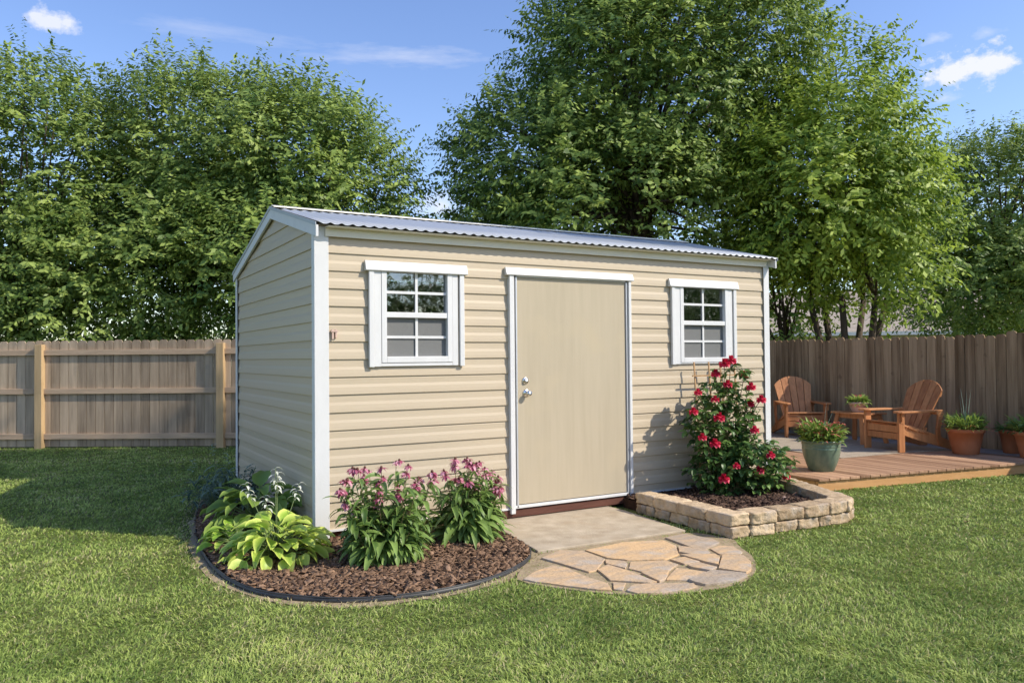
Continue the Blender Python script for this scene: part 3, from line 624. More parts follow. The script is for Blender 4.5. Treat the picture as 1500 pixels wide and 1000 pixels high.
df=MB(); df.box(1.754,3.042,-.004,.03,ZB,2.2); df.build('door_gap_shade',m_dark,shed)  # backing coloured as the shade in the gap round the door
hd=MB(); hd.extrude([(-.016,2.170),(-.056,2.170),(-.060,2.178),(-.036,2.240),(-.016,2.243)],'x',1.672,3.098); hd.build('header_board',m_white,shed,bevel=.003)
# small tan hook on the front wall
hk=MB(); hk.box(.108,.122,-.034,-.016,1.60,1.675,.4); hk.box(.135,.148,-.034,-.016,1.61,1.675,.6); hk.box(.10,.155,-.038,-.016,1.655,1.668,.5); hk.build('wall_hook',m_pale,shed,bevel=.001)
# ------------------------------------------------------------------ fences
def picket(mb,p,d,nrm,w,h,th,z0=.03,t=.5,top='round'):
    """p base centre, d along fence, nrm out"""
    hw=w/2; zt=h
    prof=[(-hw,z0),(hw,z0),(hw,zt-.045)]
    if top=='round': prof+=[(hw*.86,zt-.018),(hw*.5,zt-.003),(-hw*.5,zt-.003),(-hw*.86,zt-.018)]
    prof+=[(-hw,zt-.045)]
    vs=[Vector(p)+Vector(d)*a+Vector((0,0,z))+Vector(nrm)*(-th/2) for a,z in prof]+[Vector(p)+Vector(d)*a+Vector((0,0,z))+Vector(nrm)*(th/2) for a,z in prof]
    n=len(prof); mb.add(vs,[tuple(range(n)),tuple(range(2*n-1,n-1,-1))]+[(i,n+i,n+(i+1)%n,(i+1)%n) for i in range(n)],t)
e=Vector((.848,-.529,0)); toC=Vector((-.529,-.848,0))
A0=Vector((-2.53,9.58,0))
lf=thing('wooden_fence','weathered board fence with exposed posts and rails behind the left lawn','fence',A0)
def lpos(sv,out=0): return e*sv+toC*out
posts=[-8.35,-5.32,-2.29,.71,3.74,5.92]
for a,b in zip(posts,posts[1:]):
    pm=MB(); x=a+.01
    while x<b:
        hh=1.80 if False else 1.785+R_.gauss(0,.004); picket(pm,lpos(x+.072),e,toC,.143,hh,.018,t=R_.random()); x+=.1515
    pm.build('picket_panel',m_fence,lf)
    for zc in (1.585,.945,.20):
        r=MB(); q=.06 if a!=posts[0] else .06
        p0=lpos(a+.06,.030)+Vector((0,0,zc)); p1=lpos(b-.06,.030)+Vector((0,0,zc)); r.beam(p0,p1,.038,.09,R_.random(),side=toC); r.build('rail',m_rail,lf,bevel=.003)
for a in posts:
    r=MB(); p=lpos(a,.058); r.beam(p,p+Vector((0,0,1.72)),.12,.105,R_.random(),side=e); r.build('post',m_post,lf,bevel=.004)
pm=MB(); pa=lpos(5.92); pb=Vector((9.2,5.6,0))-A0; dd=(pb-pa); Ld=dd.length; dd.normalize(); x=.01
while x<Ld: picket(pm,pa+dd*(x+.07),dd,Vector((dd.y,-dd.x,0)),.143,1.78+R_.gauss(0,.004),.018,t=R_.random()); x+=.1515
pm.build('picket_panel',m_fence,lf)
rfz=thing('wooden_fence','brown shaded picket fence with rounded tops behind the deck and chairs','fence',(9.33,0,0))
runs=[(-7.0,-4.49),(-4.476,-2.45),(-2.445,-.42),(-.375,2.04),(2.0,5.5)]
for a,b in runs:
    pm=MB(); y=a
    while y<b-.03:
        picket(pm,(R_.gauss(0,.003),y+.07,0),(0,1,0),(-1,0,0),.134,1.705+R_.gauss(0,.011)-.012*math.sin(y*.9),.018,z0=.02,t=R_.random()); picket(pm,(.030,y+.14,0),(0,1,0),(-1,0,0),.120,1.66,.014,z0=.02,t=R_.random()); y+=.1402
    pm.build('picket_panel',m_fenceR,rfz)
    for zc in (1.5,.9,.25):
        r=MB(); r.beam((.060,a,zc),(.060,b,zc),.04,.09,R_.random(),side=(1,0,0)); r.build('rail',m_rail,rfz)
    r=MB(); r.beam((.127,a-.02,0),(.127,a-.02,1.66),.09,.11,R_.random(),side=(1,0,0)); r.build('post',m_post,rfz)
# ------------------------------------------------------------------ deck
dk=thing('wooden_deck','low brown board deck carrying the chairs and pots','deck',(5.16,-.5,0))
off=Vector((5.16,-.5,0))
def yfront(x): return -.50+(x-5.16)*(-.63/3.92)
b1=MB();b2=MB(); x=5.16; k=0
while x<9.24:
    w=.138; x1=min(x+w,9.25); ya=yfront(x)-.022;yb=yfront(x1)-.022; t=R_.random()
    tgt=b1 if x<8.72 else b2
    z=.14+R_.gauss(0,.0008)
    segs=[(0,4.2)]
    vs=[(x,ya,.112),(x1-.011,yb,.112),(x1-.011,4.2,.112),(x,4.2,.112),(x,ya,z),(x1-.011,yb,z),(x1-.011,4.2,z),(x,4.2,z)]
    tgt.add([Vector(v)-off for v in vs],[(0,3,2,1),(4,5,6,7),(0,1,5,4),(1,2,6,5),(2,3,7,6),(3,0,4,7)],t); x+=w; k+=1
b1.build('deck_boards',m_deck,dk,bevel=.004); b2.build('deck_boards',m_deckg,dk,bevel=.004)
t=MB(); P=[(5.165,yfront(5.165)),(9.24,yfront(9.24)),(9.24,yfront(9.24)+.035),(5.165,yfront(5.165)+.035)]; t.prism([(a-off.x,b-off.y) for a,b in P],.002,.108); t.build('deck_fascia',m_deckf,dk,bevel=.003)
t=MB(); t.box(.008,.04,.04,4.6,.002,.108); t.build('deck_fascia',m_deckf,dk)
t=MB(); t.box(.045,3.9,.10,4.65,.0,.06); t.build('deck_gap_shade',m_dark,dk)  # dark block standing in for the shade beneath the boards
rg=MB(); rg.prism([(6.75,.42),(8.05,.30),(8.68,.12),(8.70,3.0),(7.0,3.1)],.1425,.150); o=rg.build('outdoor_rug',m_rug); tag(o,'pale grey woven rug spread on the deck under the chairs','rug')
# ------------------------------------------------------------------ adirondack chairs
def make_chair(label,loc,fdir):
    """local frame: +y is forwards; front legs at y=0"""
    rz=math.atan2(fdir[1],fdir[0])-PI/2
    c=thing('adirondack_chair',label,'chair',loc,rz,'wooden chairs on the deck')
    rr=lambda:R_.random()
    for sx in(-1,1):
        m=MB(); m.box(sx*.30-.018,sx*.30+.018,-.05,.045,0,.515,rr()); m.build('front_leg',m_chair,c,bevel=.004)
        # curved stringer running down to the back foot
        P=[(.02,.37),(.02,.25),(-.30,.145),(-.62,.06),(-.86,.0),(-.98,.0),(-1.0,.03),(-.94,.085),(-.70,.17),(-.42,.27),(-.16,.345)]
        m=MB(); m.extrude(P[::-1],'y',0,1,rr()); X0=sx*.263-.016
        m.v=[(X0+.032*a[1],a[0],a[2]) for a in m.v]; m.build('stringer',m_chair,c,bevel=.003)
        # arm: wide paddle
        P=[(.285,.085),(.34,.11),(.39,.10),(.415,.05),(.41,-.10),(.385,-.35),(.355,-.60),(.345,-.70),(.285,-.70),(.275,-.60),(.265,-.30),(.262,.02)]
        m=MB(); m.prism([(sx*a-sx*.03,b) for a,b in P],.515,.540,rr()); m.build('armrest',m_chair,c,bevel=.005)
        m=MB(); m.extrude([(.30-.012,.38),(.30+.012,.38),(.30+.012,.515),(.30+.06,.515)],'y',-.035,.03,rr()) if False else m.box(sx*.335-.012,sx*.335+.012,-.02,.02,.42,.513,rr())
        m.build('arm_bracket',m_chair,c,bevel=.003)
        # curved rear upright from arm to stringer
        pts=[(sx*.30,-.66,.513),(sx*.30,-.64,.40),(sx*.295,-.615,.28),(sx*.29,-.63,.18),(sx*.29,-.68,.09)]
        m=MB()
        for p,q,wa,wb in zip(pts,pts[1:],(.10,.075,.06,.065),(.075,.06,.065,.085)): m.beam(p,q,.030,wa,.5,side=(1,0,0),h2=wb)
        m.build('rear_upright',m_chair,c,bevel=.003)
    # seat slats
    for i in range(6):
        u=i/5; y=.0-.43*u; z=.375-.155*u+.02*u*u-.012*math.sin(PI*u)
        m=MB(); sl_=math.radians(18); hw=.040
        m.beam((-.30 if i else -.318,y,z),(.30 if i else .318,y,z),hw*2,.020,rr(),side=(0,math.cos(sl_),math.sin(sl_))); m.build('seat_slat',m_chair,c,bevel=.004)
    m=MB(); m.box(-.282,.282,-.0,.022,.255,.345,rr()); m.box(-.282,.282,-.002,.020,.165,.246,rr()); m.build('front_apron',m_chair,c,bevel=.003)
    # back slats, fanned, arched top
    lean=math.radians(27); nS=5
    base=Vector((0,-.40,.20)); upv=Vector((0,-math.sin(lean),math.cos(lean))); nv=Vector((0,math.cos(lean),math.sin(lean)))
    H=.82
    for i in range(nS):
        u0=-1+2*i/nS; u1=-1+2*(i+1)/nS; wb,wt=.215,.305; g=.0045
        def top(u): return H-.155*abs(u)**2.2
        prof=[(u0*wb+g,0),(u1*wb-g,0)]
        n=5
        for j in range(n+1):
            u=u1+(u0-u1)*j/n; q=(g if j==n else -g if j==0 else 0)
            prof.append((u*wt*(.92+.08*top(u)/H)+q,top(u)))
        fr_=[base+Vector((a,0,0))+upv*b+nv*.010 for a,b in prof]; bk=[p-nv*.022 for p in fr_]
        n=len(prof); m=MB(); m.add(fr_+bk,[tuple(range(n)),tuple(range(2*n-1,n-1,-1))]+[(k,n+k,n+(k+1)%n,(k+1)%n) for k in range(n)],rr()); m.build('back_slat',m_chair,c,bevel=.004)
    for hgt,w in ((.10,.24),(.36,.33),(.62,.27)):
        p=base+upv*hgt-nv*.030; m=MB(); m.beam(p-Vector((w,0,0)),p+Vector((w,0,0)),.06,.03,rr(),side=upv); m.build('back_batten',m_chair,c,bevel=.003)
    return c
make_chair('cedar slat chair facing the camera, nearer the shed corner',(8.40,2.30,.150),(-.56,-.83))
make_chair('cedar slat chair turned sideways toward the shed, between side table and terracotta pot',(7.90,.62,.150),(-.975,.22))
def side_table(label,loc,rz,w=.46,ln_=.62,h=.44):
    c=thing('side_table',label,'table',loc,rz,'wooden side tables by the chairs')
    for i in range(5):
        x=-w/2+w*(i+.5)/5; m=MB(); m.box(x-w/10+.004,x+w/10-.004,-ln_/2,ln_/2,h-.022,h,R_.random()); m.build('top_slat',m_chair,c,bevel=.003)
    for sx in(-1,1):
        for sy in(-1,1):
            m=MB(); m.beam((sx*(w/2+.0),sy*(ln_/2-.02),0),(sx*(w/2-.06),sy*(ln_/2-.09),h-.024),.07,.032,R_.random(),side=(0,1,0)); m.build('leg',m_chair,c,bevel=.003)
        m=MB(); m.box(sx*(w/2-.075)-.01,sx*(w/2-.075)+.01,-ln_/2+.04,ln_/2-.04,h-.085,h-.024,R_.random()); m.build('apron',m_chair,c)
    for sy in(-1,1):
        m=MB(); m.box(-w/2+.09,w/2-.09,sy*(ln_/2-.06)-.01,sy*(ln_/2-.06)+.01,h-.085,h-.024,R_.random()); m.build('apron',m_chair,c)
    return c
side_table('low cedar side table standing between the two chairs',(8.47,1.42,.150),-.12)
side_table('low cedar side table half hidden behind the shed corner',(8.15,3.25,.150),.5)
# ------------------------------------------------------------------ potted plants
def pot(name,label,loc,prof,m,group=None,soil=None,cat='pot',t=.5):
    c=thing(name,label,cat,loc,R_.random()*6,group)
    b=MB(); b.lathe(prof,40,t=t); b.build('pot_body',m,c,smooth=True)
    r=prof[-4][0]; s_=MB(); s_.lathe([(0,soil-.01),(r*.96,soil-.01),(r*.96,soil),(0,soil)],24); s_.build('potting_soil',m_soil,c)
    return c
def tpot(R0,R1,h,rim=.05,th=.018):
    return [(0,0),(R0*.97,0),(R0,.006),(R0+(R1*.93-R0)*.5,(h-rim)*.5),(R1*.93,h-rim),(R1*.985,h-rim+.002),(R1,h-.006),(R1-.004,h),(R1-th,h),(R1-th-.004,h-.02),(R1-th-.01,h-.07),(0,h-.07)]
FOL={}
def foliage(c,z,r,n,m,el=(0.3,1.2),ln_=(.10,.2),w=.02,shape='lance',dr=(.3,1.2),name='foliage',zs=.05,t=(0,1),rad=1.0,tm=None):
    b=MB()
    for i in range(n):
        a=R_.random()*2*PI; q=r*rad*math.sqrt(R_.random()); b.ribbon((q*math.cos(a),q*math.sin(a),z+R_.random()*zs),a+R_.gauss(0,.7),R_.uniform(*el),R_.uniform(*ln_),w*R_.uniform(.7,1.2),R_.uniform(*dr),4,.3,shape,t0=R_.uniform(*t),tm=tm,twist=R_.gauss(0,.4))
    return b.build(name,m,c,smooth=True)
def blooms(c,pts,m,r=.02,name='flowers',npet=6,parent_off=(0,0,0)):
    b=MB()
    for p in pts:
        for k in range(npet):
            a=2*PI*k/npet+R_.random(); b.ribbon(p,a,R_.uniform(.0,1.1),r*R_.uniform(.8,1.2),r*.75,R_.uniform(-.3,1.0),3,.2,'lance',t0=R_.random())
    return b.build(name,m,c,smooth=True)
def ring(n,r,z,zs): 
    o=[]
    for _ in range(n):
        a=R_.random()*2*PI; q=r*math.sqrt(R_.random()); o.append((q*math.cos(a),q*math.sin(a),z+R_.random()*zs))
    return o
# green glazed pot
g=pot('flower_pot','large green glazed pot of coral flowers on the front corner of the deck',(5.70,-.12,.142),[(0,0),(.128,0),(.135,.006),(.165,.08),(.195,.17),(.205,.245),(.207,.252),(.203,.258),(.206,.275),(.210,.282),(.206,.290),(.215,.325),(.222,.33),(.22,.342),(.20,.342),(.195,.32),(.19,.28),(0,.28)],m_green,soil=.31)
foliage(g,.32,.21,560,m_hostad,(.1,1.5),(.06,.13),.028,t=(.1,.9),zs=.17); foliage(g,.34,.21,110,m_coral,(.2,1.4),(.06,.12),.013,name='reddish_foliage',t=(0,.9),zs=.17)
foliage(g,.32,.04,16,m_blue,(.75,1.5),(.25,.44),.007,'grass',(.1,1.3),'grass_blades',t=(.5,1))
blooms(g,ring(40,.26,.42,.13),m_coral,.020)
# bowl on table
g=pot('flower_pot','small pale square shouldered pot with lime foliage on the side table',(8.47,1.42,.590),tpot(.085,.140,.150,.03,.012),m_pale,soil=.12)
foliage(g,.12,.10,190,m_hostad,(.0,1.3),(.06,.14),.032,t=(.5,1),zs=.07); blooms(g,ring(12,.06,.22,.03),m_coral,.018)
# terracotta pots
PT=[('round terracotta pot of bushy green leaves between the sideways chair and the fence',(8.46,-.16,.142),.150,.225,.325),
    ('round terracotta pot cut by the right edge of the photo',(8.72,-.86,.142),.150,.225,.325),
    ('small dark terracotta pot behind the one at the right edge',(9.0,-.45,.142),.10,.15,.30)]
for i,(lab,loc,a,b,h) in enumerate(PT):
    g=pot('flower_pot',lab,loc,tpot(a,b,h),m_terra,'terracotta pots along the fence',soil=h-.03,t=(.5,.8,.1)[i])
    if i==0:
        foliage(g,h-.02,.21,620,m_hostad,(.2,1.5),(.06,.13),.016,t=(.3,1),zs=.15); foliage(g,h-.03,.22,40,m_coral,(.3,.9),(.15,.26),.005,'grass',name='seed_stalks',t=(0,.5)); foliage(g,h,.03,7,m_blue,(1.45,1.56),(.36,.52),.008,'grass',(.0,.12),'grass_blades',t=(.5,1))
    elif i==1:
        foliage(g,h-.02,.19,240,m_lance,(.1,1.3),(.12,.24),.028,t=(.3,1),zs=.10); foliage(g,h,.03,14,m_blue,(1.0,1.5),(.3,.55),.010,'grass',(.0,.9),'grass_blades',t=(.5,1)); blooms(g,ring(5,.2,h+.02,.06),m_whitep,.03)
    else: foliage(g,h-.03,.12,80,m_lance,(.2,1.2),(.08,.16),.02,t=(0,.6))
g=pot('flower_pot','pot of small leaved greenery on the table half hidden by the shed corner',(8.33,3.32,.590),tpot(.07,.11,.12,.03,.012),m_terra,soil=.10)
foliage(g,.10,.11,200,m_lance,(.1,1.4),(.07,.24),.028,t=(.1,.9),zs=.12)
# ------------------------------------------------------------------ bed plants
def hosta(label,loc,n,Rl,m,tm,h,spikes):
    c=thing('hosta',label,'plant',loc)
    b=MB(); pt=MB(); bl=Rl*.66
    for i in range(n):
        u=math.sqrt((i+.5)/n); a=i*2.399+R_.gauss(0,.15); q=Rl*.80*u
        z=h*(1.0-.80*u**1.7)*.80+R_.gauss(0,.014); p=(q*math.cos(a),q*math.sin(a),max(.03,z))
        pt.tube([(0,0,0),(p[0]*.45,p[1]*.45,p[2]*.75),p],[.005,.004,.003],5)
        ln_=bl*R_.uniform(.75,1.15)
        b.ribbon(p,a+R_.gauss(0,.22),1.05-1.15*u+R_.gauss(0,.20),ln_,ln_*R_.uniform(.46,.58),1.15+R_.gauss(0,.28),8,.34,'ovate',1.0,tm=(tm[0]+R_.gauss(0,.07),tm[1]+R_.gauss(0,.09)),twist=R_.gauss(0,.28))
    pt.build('leaf_stalks',m_stem,c,smooth=True)
    b.build('leaves',m,c,smooth=True)
    if spikes:
        for (dx,dy,hh) in spikes:
            st=MB();fl=MB()
            tip=Vector((dx,dy,hh)); st.tube([(dx*.1,dy*.1,.05),(dx*.5,dy*.5,hh*.55),(dx*.9,dy*.9,hh*.9),tip],[.0035,.003,.0022,.0015],6)
            for k in range(12):
                q=tip-Vector((dx*.1,dy*.1,hh*.1))*(k/12*2.4); fl.ribbon(q,k*2.4,.55,R_.uniform(.045,.075),.015,1.5,4,.3,'lance',t0=R_.random())
            so_=st.build('flower_stalk',m_stem,c,smooth=True); fl.build('flowers',m_whitep,so_,smooth=True)
    return c
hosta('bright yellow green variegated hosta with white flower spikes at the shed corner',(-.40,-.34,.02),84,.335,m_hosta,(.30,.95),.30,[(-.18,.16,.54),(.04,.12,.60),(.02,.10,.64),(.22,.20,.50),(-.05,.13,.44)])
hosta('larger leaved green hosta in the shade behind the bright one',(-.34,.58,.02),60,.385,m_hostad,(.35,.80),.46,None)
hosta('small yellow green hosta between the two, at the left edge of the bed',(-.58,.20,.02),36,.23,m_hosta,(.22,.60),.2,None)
c=thing('shade_plant','dark grey green narrow leaved plant at the back of the bed by the shed wall','plant',(-.36,1.75,.02))
b=MB(); st=MB()
for i in range(34):
    a=R_.random()*6.28; q=.44*math.sqrt(R_.random()); hh=R_.uniform(.20,.46)*(1-.35*q); x,y=q*math.cos(a),q*math.sin(a)
    st.tube([(x*.4,y*.4,0),(x*.8,y*.8,hh*.6),(x,y,hh)],[.005,.004,.002],5)
    for k in range(17):
        u=k/17; b.ribbon((x*(.6+.4*u),y*(.6+.4*u),hh*(.35+.65*u)),R_.random()*6.28,R_.uniform(.1,.9),R_.uniform(.10,.18),R_.uniform(.014,.026),R_.uniform(.6,1.6),4,.3,'lance',tm=(R_.uniform(.0,.4),R_.uniform(.4,1)))
for (x,y,hh) in ((-.10,.15,.62),(.0,-.1,.55),(-.3,.0,.5)):
    st.tube([(x*.4,y*.4,0),(x*.8,y*.8,hh*.7),(x,y,hh)],[.004,.003,.002],5)
    for k in range(10): b.ribbon((x,y,hh-k*.012),R_.random()*6.28,.5,.05,.014,.6,3,.3,'lance',t0=1)
b.build('leaves',m_blue,c,smooth=True); st.build('stems',m_stem,c)
def coneflower(label,base,fl,spread,nstem,H):
    c=thing('pink_coneflower',label,'plant',base,0,'pink flowering plants in the mulch bed'); bx,by,bz=base
    L_=MB();S_=MB();P_=MB();K_=MB()
    tips=[Vector((x-bx,y-by,z-bz)) for x,y,z in fl]
    extra=[]
    for i in range(nstem):
        a=R_.random()*6.28;q=spread*math.sqrt(R_.random()); extra.append(Vector((q*math.cos(a),q*math.sin(a),H*R_.uniform(.45,.92)*(1-.3*q/spread))))
    for i,tp in enumerate(tips+extra):
        b0=Vector((tp.x*.35,tp.y*.35,0)); mid=Vector((tp.x*.75,tp.y*.75,tp.z*.6))
        S_.tube([b0,mid,tp],[.0055,.004,.002],5)
        kk=int(16+tp.z*22)
        for k in range(kk):
            u=.10+.86*k/kk; p=b0.lerp(mid,u/.6) if u<.6 else mid.lerp(tp,(u-.6)/.4)
            if i<len(tips) and u>.93: continue
            big=1-.50*u
            L_.ribbon(p,R_.random()*6.28,R_.uniform(.15,.95),R_.uniform(.12,.21)*big*1.35,R_.uniform(.028,.045)*big*1.35,R_.uniform(.9,2.0),5,.28,'lance',tm=(R_.uniform(.15,.7),R_.uniform(.3,.9)),twist=R_.gauss(0,.3))
    for i in range(64):  # large basal leaves
        a=R_.random()*6.28; q=.08*R_.random(); L_.ribbon((q*math.cos(a),q*math.sin(a),.02+.12*R_.random()),a,R_.uniform(.5,1.25),R_.uniform(.24,.40),R_.uniform(.050,.080),R_.uniform(1.1,2.1),7,.28,'lance',tm=(R_.uniform(.35,.8),R_.uniform(.5,1)),twist=R_.gauss(0,.2))
    for tp in tips:
        P_=MB();K_=MB()
        for cl_ in range(R_.choice((1,2,2,3))):
            o_=Vector((R_.gauss(0,.02),R_.gauss(0,.02),R_.gauss(0,.018))) if cl_ else Vector((0,0,0)); p=tp+o_; sz=R_.uniform(.8,1.2)
            for k in range(9): P_.ribbon(p,2*PI*k/9+R_.gauss(0,.2),R_.uniform(-.6,.35),.052*sz,.020*sz,R_.uniform(.2,1.2),3,.2,'lance',t0=R_.random())
            K_.lathe([(0,-.004),(.009*sz,0),(.010*sz,.006*sz),(.006*sz,.014*sz),(0,.017*sz)],8,(p.x,p.y,p.z))
        fo_=P_.build('flower',m_pink,c,smooth=True); K_.build('flower_cone',m_skid,fo_,smooth=True)
    L_.build('leaves',m_lance,c,smooth=True);S_.build('stems',m_rstem,c)
F1=[(-0.13,-0.95,0.57),(-0.03,-0.8,0.61),(0.06,-0.65,0.65),(-0.01,-0.95,0.70),(0.09,-0.8,0.63),(0.18,-0.65,0.64),(0.16,-0.95,0.70),(0.22,-0.8,0.61),(0.39,-0.65,0.69),(0.34,-0.95,0.65),(0.42,-0.8,0.68),(0.56,-0.65,0.55),(0.42,-0.95,0.55),(0.61,-0.8,0.60),(0.66,-0.65,0.52),(0.14,-0.95,0.54),(0.18,-0.8,0.42),(0.4,-0.65,0.51),(0.28,-0.95,0.5),(0.43,-0.8,0.34),(0.53,-0.65,0.3),(-0.1,-0.95,0.49),(0.02,-0.8,0.41)]
F2=[(0.78,-0.67,0.56),(0.91,-0.55,0.61),(1.08,-0.43,0.64),(0.97,-0.67,0.63),(1.1,-0.55,0.61),(1.17,-0.43,0.53),(1.11,-0.67,0.59),(1.2,-0.55,0.53),(1.3,-0.43,0.52),(0.97,-0.67,0.5),(1.09,-0.55,0.44),(1.36,-0.43,0.45),(1.23,-0.67,0.4),(1.31,-0.55,0.4),(1.33,-0.43,0.4),(0.89,-0.67,0.53)]
coneflower('wider clump of pink coneflowers nearer the shed corner trim',(.27,-.76,.02),F1,.30,26,.52)
coneflower('narrower clump of pink coneflowers beside the shed door',(1.03,-.50,.02),F2,.24,20,.52)
# ------------------------------------------------------------------ rose and trellis
tr=thing('garden_trellis','thin bamboo trellis leaning on the wall behind the red rose','trellis',(3.82,-.15,.08))
for x in (0,.20,.36,.56):
    m=MB(); m.tube([(x,-.03,0),(x,0.0,.65),(x,.05,1.30)],[.011,.010,.009],8,R_.random()); m.build('stake',m_bamboo,tr,smooth=True)
for z in (.35,.62,.89,1.16):
    m=MB(); m.beam((-.05,.02+.0*z,z),(.62,.02,z),.012,.014,R_.random()); m.build('rung',m_bamboo,tr)
ROSES=[(3.93,-0.50,1.40),(3.84,-0.50,1.37),(3.79,-0.43,1.27),(4.18,-0.44,1.25),(3.85,-0.53,1.17),(4.09,-0.60,1.14),(3.50,-0.49,1.10),(3.71,-0.50,1.03),(3.46,-0.47,0.92),(3.69,-0.57,0.86),(4.26,-0.57,1.01),(4.21,-0.46,0.97),(3.51,-0.53,0.68),(3.68,-0.52,0.61),(4.13,-0.60,0.72),(4.10,-0.82,0.50),(3.66,-0.81,0.43),(4.06,-0.71,0.35),(3.63,-0.68,0.30),(4.52,-0.64,0.24),(4.27,-0.43,0.84)]
rs=thing('rose_bush','tall climbing bush of crimson roses in the stone planter','plant',(3.95,-.52,.09))
L_=MB();S_=MB();P_=MB()
O=Vector((3.95,-.52,.09))
def rleaf(p,a,el,sz,t):
    L_.ribbon(p,a,el,sz,sz*.55,R_.uniform(.3,1.2),4,.25,'ovate',tm=(t,min(1,t+.12)),twist=R_.gauss(0,.35))
lob=[((3.90,-.38,.35),(.34,.24,.28),360),((4.18,-.52,.38),(.40,.30,.26),400),((3.86,-.34,.75),(.30,.20,.28),300),((3.92,-.36,1.02),(.26,.17,.20),170),((4.02,-.40,1.22),(.20,.12,.15),75),((4.42,-.42,.34),(.22,.22,.20),150),((3.63,-.44,.80),(.14,.13,.26),90),((4.14,-.42,.80),(.16,.15,.22),80)]
for (cc,rr_,n) in lob:
    for i in range(int(n*(.60 if cc[2]<.6 else .40))):
        d=Vector((R_.gauss(0,1),R_.gauss(0,1),R_.gauss(0,1))).normalized()*R_.uniform(.5,1.15)
        p=Vector((cc[0]+d.x*rr_[0],cc[1]+d.y*rr_[1],cc[2]+d.z*rr_[2]))-O
        if p.y+O.y>-.06: continue
        a=math.atan2(d.y,d.x)+R_.gauss(0,.6); t=min(1,max(0,R_.gauss(.38,.22)))
        for k in range(3): rleaf(p,a+(k-1)*.9,R_.uniform(-.3,.7),R_.uniform(.06,.105),t)
for i,tp in enumerate([Vector(r)-O for r in ROSES]+[Vector((R_.uniform(3.5,4.45),-.45,R_.uniform(.45,1.15)))-O for _ in range(16)]):
    b0=Vector((R_.gauss(0,.05),R_.gauss(.05,.04),0)); mid=Vector((tp.x*.55,tp.y*.4+.08,tp.z*.62)); S_.tube([b0,mid,tp.lerp(mid,.25)+Vector((0,0,.02)),tp],[.008,.006,.004,.002],6)
    for k in range(14):
        u=.3+.65*k/14; p=b0.lerp(mid,min(1,u/.6)) if u<.6 else mid.lerp(tp,(u-.6)/.4)
        for q in range(2): rleaf(p,R_.random()*6.28,R_.uniform(0,.8),R_.uniform(.045,.08),min(1,max(0,R_.gauss(.45,.25))))
for r in ROSES:
    P_=MB(); p=Vector(r)-O; sz=R_.uniform(1.1,1.8)
    for ringi,(n,el,ln_) in enumerate(((4,1.35,.022),(5,1.0,.030),(6,.6,.036),(7,.12,.040))):
        for k in range(n):
            a=2*PI*k/n+ringi*.5+R_.gauss(0,.12); P_.ribbon(p,a,el,ln_*sz,ln_*sz*1.0,-.5+.9*(ringi>1)+.3*ringi,3,.35,'ovate',t0=R_.random()*.5+.15*ringi)
    P_.build('rose_bloom',m_red,rs,smooth=True)
L_.build('leaves',m_rosel,rs,smooth=True);S_.build('canes',m_rstem,rs,smooth=True)
# ------------------------------------------------------------------ trees
def sprays(O_,A_,Lsp,nl,ls,rng,N_,droop=.35):
    """O_ origins (n,3), A_ axes (n,3); returns leaf quads"""
    n=len(O_)
    side=np.cross(A_,rng.normal(0,1,(n,3))*.35+np.array([0,0,1.])); side/=np.linalg.norm(side,axis=1,keepdims=True)+1e-9
    Vs=[];Ts=[]
    base_t=rng.normal(.42,.22,n); size_=rng.uniform(.62,1.28,n)
    for k in range(nl):
        u=(k+.5)/nl; sg=1 if k%2 else -1
        pos=O_+A_*(Lsp*u)[:,None]+np.array([0,0,-1.])*((Lsp*u*u)*.22)[:,None]
        ld=A_*rng.uniform(.25,.6,(n,1))+side*sg*rng.uniform(.6,1.0,(n,1))*(1-.6*(k==nl-1))+np.array([0,0,-1.])*rng.uniform(droop*.3,droop*1.9,(n,1))+rng.normal(0,.18,(n,3))
        ld/=np.linalg.norm(ld,axis=1,keepdims=True)
        wd_=np.cross(ld,rng.normal(0,.40,(n,3))+np.array([0,0,.55])+N_*.75); wd_/=np.linalg.norm(wd_,axis=1,keepdims=True)+1e-9
        ll=(ls*size_*rng.uniform(.75,1.15,n))[:,None]; w=ll*.23
        up_=np.cross(wd_,ld)
        q=np.stack([pos,pos+ld*ll*.5+wd_*w-up_*w*.25,pos+ld*ll-up_*ll*.12,pos+ld*ll*.5-wd_*w-up_*w*.25],1); Vs.append(q)
        Ts.append(np.clip(base_t+rng.normal(0,.13,n)+.12*u,0,1))
    V=np.concatenate(Vs).reshape(-1,3); T=np.repeat(np.concatenate(Ts),4)
    return V,T
